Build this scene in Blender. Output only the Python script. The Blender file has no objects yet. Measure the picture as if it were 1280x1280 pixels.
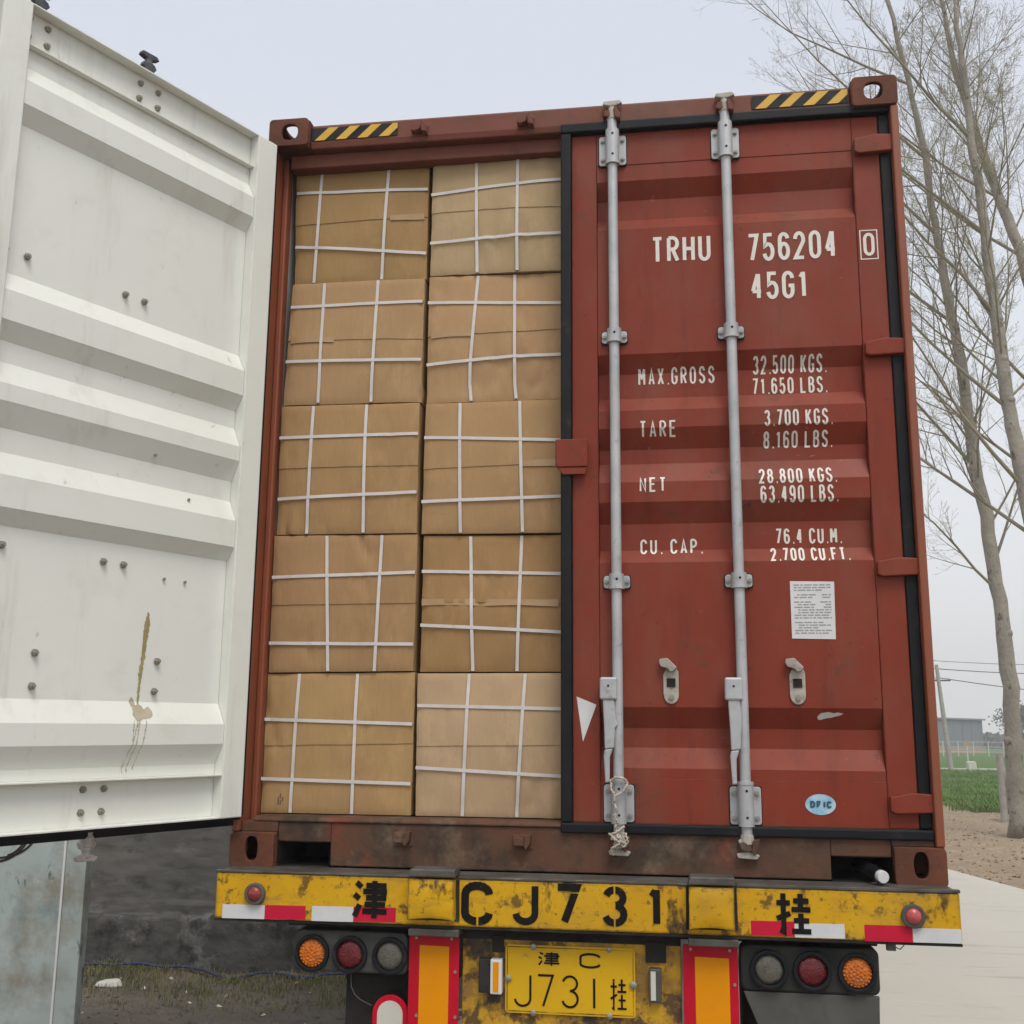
import bpy, bmesh, math, random
from mathutils import Vector, Matrix, noise
R_ = math.radians
random.seed(7)
sc = bpy.context.scene
COL = sc.collection
BASE = 1.3                      # container underside above the ground; all coordinates below are measured from it

# ------------------------------------------------------------------ camera, sky, sun, exposure
cd = bpy.data.cameras.new('camera'); cam = bpy.data.objects.new('camera', cd); COL.objects.link(cam)
cam.location = (0.3529, -3.8550, 0.5060 + BASE)
cam.rotation_euler = (1.762402, -0.008431, 0.1445)
cd.sensor_width = 36; cd.lens = 38.471; cd.clip_start = 0.05; cd.clip_end = 3000
sc.camera = cam
SUN_EL, SUN_AZ = R_(58), R_(26)          # sun behind the camera, to its right (azimuth from -Y towards +X)
w = bpy.data.worlds.new('World'); sc.world = w; w.use_nodes = True
nt = w.node_tree; bg = nt.nodes['Background']
sky = nt.nodes.new('ShaderNodeTexSky'); sky.sky_type = 'NISHITA'; sky.sun_disc = False
sky.sun_elevation = SUN_EL; sky.sun_rotation = math.pi - SUN_AZ
sky.dust_density = 4.0; sky.air_density = 1.0
mx = nt.nodes.new('ShaderNodeMix'); mx.data_type = 'RGBA'; mx.inputs[0].default_value = 0.86
nt.links.new(sky.outputs[0], mx.inputs[6])
tcw = nt.nodes.new('ShaderNodeTexCoord'); sx_ = nt.nodes.new('ShaderNodeSeparateXYZ'); nt.links.new(tcw.outputs['Generated'], sx_.inputs[0])
mr = nt.nodes.new('ShaderNodeMapRange'); mr.inputs[1].default_value = 0.0; mr.inputs[2].default_value = 0.55; nt.links.new(sx_.outputs[2], mr.inputs[0])
hz_ = nt.nodes.new('ShaderNodeMix'); hz_.data_type = 'RGBA'; hz_.inputs[6].default_value = (7.6, 7.6, 7.5, 1); hz_.inputs[7].default_value = (5.8, 6.1, 6.75, 1)
nt.links.new(mr.outputs[0], hz_.inputs[0]); nt.links.new(hz_.outputs[2], mx.inputs[7])
nt.links.new(mx.outputs[2], bg.inputs[0]); bg.inputs[1].default_value = 0.1
sd = bpy.data.lights.new('sun', 'SUN'); sd.energy = 1.5; sd.angle = R_(28); sd.color = (1.0, 0.945, 0.86)
sun = bpy.data.objects.new('sun', sd); COL.objects.link(sun)
sdir = Vector((math.sin(SUN_AZ)*math.cos(SUN_EL), -math.cos(SUN_AZ)*math.cos(SUN_EL), math.sin(SUN_EL)))
sun.rotation_euler = sdir.to_track_quat('Z', 'Y').to_euler(); sun.location = (3, -6, 12)
vs = sc.view_settings; vs.view_transform = 'Standard'; vs.look = 'None'; vs.gamma = 1; vs.exposure = 0.45
vs.use_curve_mapping = False
sc.cycles.use_adaptive_sampling = True; sc.cycles.adaptive_threshold = 0.02
sc.cycles.max_bounces = 6; sc.cycles.diffuse_bounces = 3; sc.cycles.glossy_bounces = 2; sc.cycles.transmission_bounces = 2; sc.cycles.volume_bounces = 0

# ------------------------------------------------------------------ materials
def mat(name, base, rough=0.6, metal=0.0, vary=None, dirt=(), bump=None, spec=0.5, grain=None, emit=None, edge=None):
    """vary=(colour, scale, amount)   dirt=[(colour, scale, lo, hi, amount, stretch_xyz)]   bump=(scale, strength)"""
    m = bpy.data.materials.new(name); m.use_nodes = True
    n = m.node_tree.nodes; L = m.node_tree.links; b = n['Principled BSDF']
    b.inputs['Roughness'].default_value = rough; b.inputs['Metallic'].default_value = metal
    b.inputs['Specular IOR Level'].default_value = spec
    tc = n.new('ShaderNodeTexCoord')
    cur = n.new('ShaderNodeRGB'); cur.outputs[0].default_value = (*base, 1); cur = cur.outputs[0]
    def noi(scale, det=6, st=(1, 1, 1), rg=0.6):
        mp = n.new('ShaderNodeMapping'); mp.inputs['Scale'].default_value = st
        L.new(tc.outputs['Object'], mp.inputs[0])
        t = n.new('ShaderNodeTexNoise'); t.inputs['Scale'].default_value = scale; t.inputs['Detail'].default_value = det
        t.inputs['Roughness'].default_value = rg
        L.new(mp.outputs[0], t.inputs['Vector']); return t.outputs[0]
    def mixin(fac, col):
        nonlocal cur
        k = n.new('ShaderNodeMix'); k.data_type = 'RGBA'
        L.new(fac, k.inputs[0]); L.new(cur, k.inputs[6]); k.inputs[7].default_value = (*col, 1); cur = k.outputs[2]
    def ramp(src, lo, hi, amt):
        r = n.new('ShaderNodeMapRange'); r.inputs[1].default_value = lo; r.inputs[2].default_value = hi
        r.inputs[4].default_value = amt; L.new(src, r.inputs[0]); return r.outputs[0]
    if vary: mixin(ramp(noi(vary[1], 3), 0.3, 0.7, vary[2]), vary[0])
    for d in dirt:
        c, s, lo, hi, a = d[:5]; st = d[5] if len(d) > 5 else (1, 1, 1)
        f = ramp(noi(s, 5, st, 0.7), lo, hi, a); mixin(f, c)
    if edge:       # rubbed edges: (colour, bevel radius, amount)
        bv = n.new('ShaderNodeBevel'); bv.samples = 4; bv.inputs['Radius'].default_value = edge[1]; ge = n.new('ShaderNodeNewGeometry')
        dp = n.new('ShaderNodeVectorMath'); dp.operation = 'DOT_PRODUCT'; L.new(bv.outputs[0], dp.inputs[0]); L.new(ge.outputs['Normal'], dp.inputs[1])
        e1 = ramp(dp.outputs['Value'], .995, .86, 1.0); e2 = ramp(noi(22, 5), .36, .58, edge[2])
        mu = n.new('ShaderNodeMath'); mu.operation = 'MULTIPLY'; L.new(e1, mu.inputs[0]); L.new(e2, mu.inputs[1]); mixin(mu.outputs[0], edge[0])
    L.new(cur, b.inputs['Base Color'])
    if grain:
        rr = ramp(noi(grain[0], 3), 0.25, 0.75, grain[1])
        ad = n.new('ShaderNodeMath'); ad.operation = 'ADD'; ad.inputs[1].default_value = rough - grain[1]/2
        L.new(rr, ad.inputs[0]); L.new(ad.outputs[0], b.inputs['Roughness'])
    if bump:
        bp = n.new('ShaderNodeBump'); bp.inputs['Strength'].default_value = bump[1]; bp.inputs['Distance'].default_value = bump[2] if len(bump) > 2 else 0.01
        L.new(noi(bump[0], 4, bump[3] if len(bump) > 3 else (1, 1, 1)), bp.inputs['Height']); L.new(bp.outputs[0], b.inputs['Normal'])
    if emit:
        b.inputs['Emission Color'].default_value = (*emit[0], 1); b.inputs['Emission Strength'].default_value = emit[1]
    return m
RUST = (0.10, 0.045, 0.022); GRIME = (0.035, 0.028, 0.022)
M = {}
M['red'] = mat('container_red_paint', (0.240, 0.037, 0.017), 0.5, spec=.22, vary=((0.190, 0.035, 0.019), 1.6, 0.85),
    dirt=[((0.215, 0.078, 0.052), 1.3, .46, .68, .7, (1.6, 1, .7)), ((0.13, .026, .014), 7, .54, .72, .6, (1.4, 1, .2)), ((.17, .06, .04), 3, .56, .70, .5), ((0.40, .17, .12), 34, .66, .73, .5), ((.45, .27, .2), 14, .71, .735, .6, (.3, 1, 1.4)), (RUST, 6, .61, .70, .65), ((.06, .024, .014), 22, .64, .70, .7)], bump=(4, .22, .016), grain=(3, .2), edge=((.075, .028, .016), .010, .6))
M['frame'] = mat('container_frame_paint', (0.165, 0.045, 0.028), 0.6, spec=.3, vary=((0.15, 0.052, 0.030), 3, 0.9),
    dirt=[(RUST, 5, .5, .66, .7), (GRIME, 11, .56, .72, .65), ((.3, .15, .1), 22, .66, .74, .5)], bump=(14, .25, .008), grain=(6, .3), edge=((.045, .022, .014), .012, .8))
M['post'] = mat('post_red_brown', (0.27, 0.070, 0.030), 0.5, vary=((0.20, 0.06, 0.028), 2, 0.8), dirt=[(GRIME, 6, .58, .74, .5, (3, 1, .4)), ((.36, .16, .08), 4, .6, .75, .5, (3, 3, .3))], bump=(12, .15, .006))
M['sill'] = mat('rusty_sill', (0.125, 0.056, 0.032), 0.75, spec=.25, vary=((0.085, 0.052, 0.034), 4, 1.0),
    dirt=[((.22, .050, .030), 3.2, .58, .68, .6), ((.19, .145, .10), 6, .52, .68, .7), (GRIME, 8, .48, .66, .75), ((.05, .03, .02), 25, .60, .70, .6)], bump=(24, .4, .006), grain=(6, .2))
M['cast'] = mat('corner_casting_rust', (0.085, 0.034, 0.020), 0.75, spec=.25, vary=((0.19, 0.062, 0.035), 7, 0.9), dirt=[(GRIME, 14, .50, .68, .75), ((.24, .10, .05), 24, .6, .7, .6)], bump=(40, .5, .004))
M['rubber'] = mat('black_rubber', (0.006, 0.007, 0.009), 0.5, spec=.22, vary=((0.018, 0.019, 0.022), 5, .5), dirt=[((.09, .07, .055), 10, .60, .75, .5)], bump=(30, .1, .004))
M['white'] = mat('white_door_paint', (0.775, 0.79, 0.735), 0.45, spec=.35, vary=((0.715, 0.73, 0.675), 1.4, .8), dirt=[((.62, .615, .55), 4, .54, .74, .5), ((.42, .40, .35), 30, .70, .77, .5), ((.50, .48, .41), 2.4, .56, .74, .5, (3, 3, .35)), ((.36, .33, .27), 14, .66, .72, .5, (1, 1, .6))], bump=(3, .05, .01), grain=(2, .15), edge=((.40, .37, .30), .008, .5))
M['galv'] = mat('galvanised_bar', (0.50, 0.51, 0.52), 0.5, 0.25, vary=((0.36, 0.37, 0.38), 9, .8), dirt=[((.22, .20, .18), 26, .58, .70, .6), ((.30, .24, .18), 8, .62, .76, .5, (1, 1, .3))], bump=(40, .12, .003), grain=(12, .25))
M['galvdirty'] = mat('weathered_cam_steel', (0.48, 0.45, 0.40), 0.7, 0.1, vary=((0.30, 0.26, 0.22), 22, .8), dirt=[((.14, .10, .07), 40, .55, .68, .7)], bump=(60, .4, .004))
M['darkcam'] = mat('silhouette_cam_steel', (0.06, 0.065, 0.072), 0.7, vary=((.11, .11, .115), 30, .8), spec=.2)  # backlit silhouette of the open door's upper cams, put into the colour
M['bolt'] = mat('bolt_steel', (0.34, 0.34, 0.30), 0.5, 0.5, vary=((0.30, 0.26, 0.2), 60, .8), bump=(90, .3, .003))
M['hole'] = mat('dark_hole', (0.01, 0.01, 0.01), 0.9)
M['ink'] = mat('white_stencil_paint', (0.76, 0.73, 0.66), 0.55, vary=((0.62, 0.58, 0.52), 30, .7), dirt=[((.33, .11, .08), 70, .66, .72, .6)])
M['black'] = mat('black_stencil_paint', (0.005, 0.005, 0.005), 0.7, spec=.15, vary=((0.016, 0.014, 0.011), 24, .8), dirt=[((.42, .25, .02), 60, .68, .72, .7)])
M['liner'] = mat('grey_interior_paint', (0.42, 0.44, 0.46), 0.6, vary=((0.32, 0.33, 0.34), 5, .7))
M['cardink'] = mat('brown_carton_ink', (0.16, 0.10, 0.05), 0.85)
M['strap'] = mat('white_plastic_strap', (0.66, 0.62, 0.60), 0.3, vary=((0.53, 0.49, 0.47), 16, .7))
M['tape'] = mat('clear_packing_tape', (0.44, 0.285, 0.145), 0.18, vary=((.36, .225, .105), 9, .7), bump=(60, .2, .002))
M['hazy'] = mat('hazard_yellow', (0.66, 0.40, 0.035), 0.45, vary=((.55, .32, .03), 14, .6), dirt=[((.14, .07, .04), 30, .64, .72, .5)])
M['hazk'] = mat('hazard_black', (0.010, 0.011, 0.018), 0.5, spec=.2, vary=((.05, .04, .04), 14, .6))
YEL = (0.70, 0.405, 0.006)
M['yellow'] = mat('yellow_bumper_paint', YEL, 0.45, vary=((0.56, 0.29, 0.006), 3, .9), spec=.3, dirt=[((.42, .25, .03), 4, .50, .66, .6), ((.26, .17, .05), 13, .56, .70, .6, (.5, 1, 1.6)), ((.10, .055, .018), 15, .575, .64, .85), ((.025, .02, .016), 7, .585, .66, .9, (1, 1, .5)), ((.10, .06, .025), 48, .59, .67, .75), ((.62, .50, .22), 40, .69, .74, .5, (.25, 1, 1))], bump=(16, .22, .006), grain=(8, .3), edge=((.045, .03, .02), .016, .95))
M['yrust'] = mat('yellow_paint_rusting', (0.60, 0.34, 0.010), 0.6, vary=((0.5, 0.26, 0.008), 5, .9), dirt=[((.24, .13, .03), 8, .46, .58, .85), ((.07, .035, .018), 12, .50, .58, .9), ((.018, .015, .013), 5, .54, .62, .9)], bump=(26, .45, .006))
M['deck'] = mat('grey_deck_steel', (0.125, 0.118, 0.105), 0.55, .2, vary=((0.06, 0.053, 0.044), 8, 1.0), dirt=[((.06, .04, .025), 16, .55, .68, .7), ((.36, .35, .34), 30, .64, .72, .6, (.4, 1, 1))], bump=(40, .3, .004))
M['retw'] = mat('white_reflective_tape', (0.66, 0.67, 0.68), 0.35, spec=.2, vary=((.56, .57, .58), 12, .8), bump=(220, .2, .001))
M['retr'] = mat('red_reflective_tape', (0.58, 0.012, 0.045), 0.35, spec=.2, vary=((.48, .012, .04), 10, .8), bump=(220, .2, .001))
M['boardr'] = mat('red_reflector_board', (0.55, 0.008, 0.028), 0.32, spec=.2, vary=((.42, .007, .02), 8, .8), dirt=[((.25, .05, .05), 20, .62, .74, .5)])
M['boardo'] = mat('orange_reflector_field', (0.80, 0.29, 0.002), 0.3, spec=.2, vary=((.70, .26, .006), 3, .8), dirt=[((.5, .2, .03), 24, .66, .74, .5)])
M['plate'] = mat('yellow_number_plate', (0.72, 0.43, 0.012), 0.4, spec=.2, vary=((0.62, 0.36, 0.012), 5, .8), dirt=[((.25, .15, .03), 24, .64, .72, .6), ((.45, .28, .06), 6, .58, .74, .5)], bump=(10, .1, .005))
M['house'] = mat('lamp_housing_black', (0.012, 0.013, 0.014), 0.55, spec=.2, vary=((.05, .048, .042), 9, .8), dirt=[((.10, .085, .065), 16, .58, .74, .6)])
M['houseg'] = mat('lamp_housing_dusty', (0.06, 0.062, 0.054), 0.65, vary=((.035, .036, .034), 9, .8), dirt=[((.13, .115, .09), 16, .54, .72, .7)])
def lens(nm, c, r=.18):
    m = mat(nm, c, r, vary=(tuple(x*.5 for x in c), 60, .9), dirt=[((.13, .11, .085), 14, .50, .72, .5)], bump=(170, .9, .004)); return m
M['amber'] = lens('amber_lens', (0.80, 0.20, 0.01)); M['redlens'] = lens('red_lens', (0.17, 0.012, 0.018)); M['grlens'] = lens('dusty_clear_lens', (0.15, 0.145, 0.115), .3)
M['pink'] = mat('marker_lamp_lens', (0.42, 0.06, 0.06), .25, vary=((.55, .16, .15), 30, .6)); M['pinkd'] = mat('marker_lamp_lens_dark', (0.22, 0.03, 0.025), .25, vary=((.32, .06, .05), 30, .6))
M['chass'] = mat('dirty_chassis_black', (0.012, 0.011, 0.010), 0.75, spec=.15, vary=((.05, .045, .04), 5, .8), dirt=[((.11, .09, .07), 8, .58, .74, .7)], bump=(20, .3, .006))
M['greysteel'] = mat('grey_guard_plate', (0.115, 0.112, 0.10), 0.6, spec=.25, vary=((.07, .067, .06), 4, .9), dirt=[((.05, .045, .04), 9, .56, .74, .6, (1, 1, .5))], bump=(15, .15, .006))
M['tyre'] = mat('tyre_rubber', (0.02, 0.02, 0.02), 0.85, vary=((.05, .047, .043), 8, .8), bump=(30, .4, .01))
M['stick'] = mat('white_sticker', (0.70, 0.70, 0.69), 0.35, vary=((.60, .60, .60), 10, .6))
M['print'] = mat('faded_print', (0.30, 0.30, 0.31), 0.5)
M['blue'] = mat('blue_sticker', (0.16, 0.42, 0.60), 0.4, vary=((.58, .70, .76), 26, .9)); M['navy'] = mat('navy_print', (0.02, 0.09, 0.13), 0.5)
M['rope'] = mat('offwhite_rope', (0.52, 0.47, 0.40), 0.9, vary=((.36, .31, .26), 60, .9), bump=(150, .6, .003))
M['conc'] = mat('pale_concrete', (0.545, 0.52, 0.455), 0.85, vary=((0.485, 0.46, 0.40), 0.35, .9), dirt=[((.40, .37, .31), 1.3, .55, .72, .5), ((.60, .56, .48), 7, .6, .72, .5), ((.36, .33, .28), 45, .62, .72, .5), ((.33, .30, .25), 2.0, .60, .64, .5, (.25, 2.5, 1))], bump=(30, .25, .006), spec=.25)
M['soil'] = mat('dry_soil', (0.34, 0.26, 0.18), 0.95, vary=((0.29, 0.225, 0.155), 1.2, 1.0), dirt=[((.46, .38, .28), 6, .52, .68, .7), ((.20, .15, .10), 16, .56, .68, .8)], bump=(14, .9, .05), spec=.15)
M['dark_soil'] = mat('dark_yard_soil', (0.17, 0.15, 0.122), 0.95, vary=((0.115, 0.10, 0.083), 1.6, 1.0), dirt=[((.17, .155, .135), 7, .55, .68, .7), ((.045, .04, .035), 14, .56, .7, .8)], bump=(14, .9, .04), spec=.15)
M['field'] = mat('field_green', (0.085, 0.165, 0.04), 0.95, vary=((0.12, 0.18, 0.05), .5, 1.0), dirt=[((.05, .095, .028), 3, .5, .7, .7), ((.17, .16, .08), 1.1, .62, .74, .6)], bump=(9, .9, .06), spec=.1)
M['grass'] = mat('grass_blade', (0.12, 0.23, 0.05), 0.8, vary=((.14, .16, .06), .8, .9), spec=.2)
M['drygrass'] = mat('dry_weed', (0.26, 0.225, 0.13), 0.9, vary=((.12, .13, .055), 1.8, 1.0), spec=.15)
M['wall'] = mat('stained_cement_wall', (0.165, 0.160, 0.146), 0.92, vary=((0.105, 0.102, 0.094), .9, 1.0), dirt=[((.24, .235, .215), 2.2, .56, .72, .6, (1, 1, 3)), ((.04, .04, .04), 3.6, .55, .70, .7, (1, 1, 1.6)), ((.22, .215, .20), 11, .66, .74, .5)], bump=(9, .22, .02, (1, 1, 2.5)), spec=.15)
M['wall2'] = mat('rough_cement_foot', (0.105, 0.102, 0.095), 0.95, vary=((0.07, 0.068, 0.064), 3, 1.0), dirt=[((.22, .215, .20), 4, .54, .66, .7), ((.03, .03, .028), 6, .52, .66, .8)], bump=(12, .45, .03), spec=.1)
M['panel'] = mat('pale_blue_panel', (0.33, 0.40, 0.39), 0.5, .1, vary=((0.47, 0.52, 0.49), 1.6, 1.0), dirt=[((.24, .22, .17), 1.4, .47, .60, .85), ((.16, .26, .29), 3.2, .54, .66, .6), ((.08, .09, .08), 6, .62, .67, .85, (1, 1, .45)), ((.60, .62, .58), 9, .62, .70, .5)], bump=(4, .1, .02), grain=(4, .2))
M['hose'] = mat('blue_hose', (0.03, 0.045, 0.095), 0.5)
M['trunk'] = mat('poplar_bark', (0.36, 0.335, 0.285), 0.9, vary=((0.25, 0.23, 0.19), 2.5, 1.0), dirt=[((.06, .05, .04), 7, .58, .66, .85, (1, 1, .6)), ((.09, .08, .06), 26, .60, .70, .7, (1, 1, 2.2)), ((.40, .37, .29), 4, .56, .72, .6)], bump=(26, 1.0, .03, (1, 1, .5)), spec=.15)
M['twig'] = mat('poplar_twig', (0.29, 0.26, 0.195), 0.9, vary=((0.20, 0.185, 0.13), 3, 1.0), spec=.15)
M['bud'] = mat('spring_bud', (0.34, 0.33, 0.17), 0.9, spec=.1)
M['palewood'] = mat('weathered_post', (0.40, 0.38, 0.34), 0.9, vary=((.28, .26, .23), 6, .9), bump=(16, .4, .02))
M['cable'] = mat('cable_black', (0.05, 0.05, 0.055), 0.7)
M['bld'] = mat('grey_sheet_wall', (0.20, 0.21, 0.235), 0.8, vary=((.17, .18, .20), .3, .8)); M['bldroof'] = mat('grey_sheet_roof', (0.24, 0.25, 0.27), 0.7); M['bldbase'] = mat('tan_plinth', (0.38, 0.30, 0.21), 0.9)
M['pale'] = mat('pale_plastic', (0.62, 0.60, 0.54), 0.6, vary=((.5, .48, .42), 4, .7))
M['fartree'] = mat('far_tree', (0.055, 0.062, 0.05), 0.95, vary=((.09, .095, .07), .6, 1.0), spec=.1)
M['bottlek'] = mat('bottle_dark', (0.012, 0.012, 0.014), 0.2); M['stain'] = mat('brown_stain', (0.40, 0.34, 0.24), 0.8, vary=((.48, .44, .34), 20, .9), dirt=[((.26, .19, .10), 30, .6, .72, .7)])
M['stain2'] = mat('ochre_stain', (0.40, 0.33, 0.14), 0.8, vary=((.28, .22, .10), 30, .9))

# ------------------------------------------------------------------ mesh helpers
class MB:
    def __init__(s): s.v = []; s.f = []; s.m = []
    def add(s, vs, fs, mi=0):
        o = len(s.v); s.v += [tuple(x) for x in vs]; s.f += [tuple(i+o for i in f) for f in fs]; s.m += [mi]*len(fs); return s
    def box(s, a, b, mi=0):
        x0, x1 = sorted((a[0], b[0])); y0, y1 = sorted((a[1], b[1])); z0, z1 = sorted((a[2], b[2]))
        return s.add([(x0,y0,z0),(x1,y0,z0),(x1,y1,z0),(x0,y1,z0),(x0,y0,z1),(x1,y0,z1),(x1,y1,z1),(x0,y1,z1)],
            [(0,3,2,1),(4,5,6,7),(0,1,5,4),(1,2,6,5),(2,3,7,6),(3,0,4,7)], mi)
    def prism(s, poly, depth, fn, mi=0):
        """poly in 2D; fn(u, v, d) -> 3D; solid between d=0 and d=depth"""
        n = len(poly); vs = [fn(u, v, 0) for u, v in poly] + [fn(u, v, depth) for u, v in poly]
        fs = [tuple(range(n)), tuple(range(2*n-1, n-1, -1))] + [(i, i+n, (i+1) % n+n, (i+1) % n) for i in range(n)]
        return s.add(vs, fs, mi)
    def tube(s, pts, rad, n=8, cap=True, mi=0):
        pts = [Vector(p) for p in pts]; k = len(pts)
        if not hasattr(rad, '__len__'): rad = [rad]*k
        vs = []; up = None
        for i, p in enumerate(pts):
            t = (pts[min(i+1, k-1)] - pts[max(i-1, 0)])
            t = t.normalized() if t.length > 1e-9 else Vector((0, 0, 1))
            if up is None:
                a = Vector((1, 0, 0)) if abs(t.x) < .8 else Vector((0, 1, 0)); up = (a - t*a.dot(t)).normalized()
            else:
                up = up - t*up.dot(t); up = up.normalized() if up.length > 1e-6 else t.orthogonal().normalized()
            sd_ = t.cross(up)
            for j in range(n):
                a = 2*math.pi*j/n; vs.append(p + (up*math.cos(a) + sd_*math.sin(a))*rad[i])
        fs = [(i*n+j, i*n+(j+1) % n, (i+1)*n+(j+1) % n, (i+1)*n+j) for i in range(k-1) for j in range(n)]
        if cap: fs += [tuple(range(n-1, -1, -1)), tuple((k-1)*n+j for j in range(n))]
        return s.add(vs, fs, mi)
    def build(s, name, m, parent=None, smooth=False, bevel=0, fix=True, seg=2, off=True):
        me = bpy.data.meshes.new(name)
        loc = parent_origin(parent) if parent else Vector((0, 0, 0))
        dz = BASE if off else 0
        me.from_pydata([(x-loc.x, y-loc.y, z+dz-loc.z) for x, y, z in s.v], [], s.f)
        for mm in (m if isinstance(m, (list, tuple)) else [m]): me.materials.append(mm if not isinstance(mm, str) else M[mm])
        if any(s.m): me.polygons.foreach_set('material_index', s.m)
        if fix:
            bm = bmesh.new(); bm.from_mesh(me); bmesh.ops.recalc_face_normals(bm, faces=bm.faces); bm.to_mesh(me); bm.free()
        if smooth:
            me.polygons.foreach_set('use_smooth', [True]*len(me.polygons))
        o = bpy.data.objects.new(name, me); COL.objects.link(o); o.parent = parent
        if smooth and smooth != 'all':
            try: me.set_sharp_from_angle(angle=R_(40))
            except Exception: pass
        if bevel:
            b = o.modifiers.new('bevel', 'BEVEL'); b.width = bevel; b.segments = seg; b.limit_method = 'ANGLE'; b.angle_limit = R_(40)
        return o
def parent_origin(p):
    v = Vector((0, 0, 0))
    while p: v += p.location; p = p.parent
    return v
def tag(o, label=None, cat=None, group=None, kind=None):
    for k, v in (('label', label), ('category', cat), ('group', group), ('kind', kind)):
        if v: o[k] = v
    return o
def thing(name, loc, label, cat, group=None):
    o = bpy.data.objects.new(name, None); COL.objects.link(o); o.location = (loc[0], loc[1], loc[2] + BASE); o.empty_display_size = .2
    return tag(o, label, cat, group)
def sub(o, label): o['label'] = label; return o
def solo(mb, name, m, label, cat, origin, group=None, **k):
    """one-mesh thing whose origin sits at its base"""
    o = mb.build(name, m, None, **k); og = Vector((origin[0], origin[1], origin[2] + BASE))
    o.data.transform(Matrix.Translation(-og)); o.location = og
    return tag(o, label, cat, group)
def disc_poly(cx, cz, rx, rz, n=24): return [(cx+rx*math.cos(2*math.pi*i/n), cz+rz*math.sin(2*math.pi*i/n)) for i in range(n)]
def rrect(x0, z0, x1, z1, r, n=4):
    out = []
    for cx, cz, a0 in ((x1-r, z1-r, 0), (x0+r, z1-r, 90), (x0+r, z0+r, 180), (x1-r, z0+r, 270)):
        out += [(cx+r*math.cos(R_(a0+90*i/n)), cz+r*math.sin(R_(a0+90*i/n))) for i in range(n+1)]
    return out
XZ = lambda y: (lambda u, v, d: (u, y+d, v))

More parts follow.
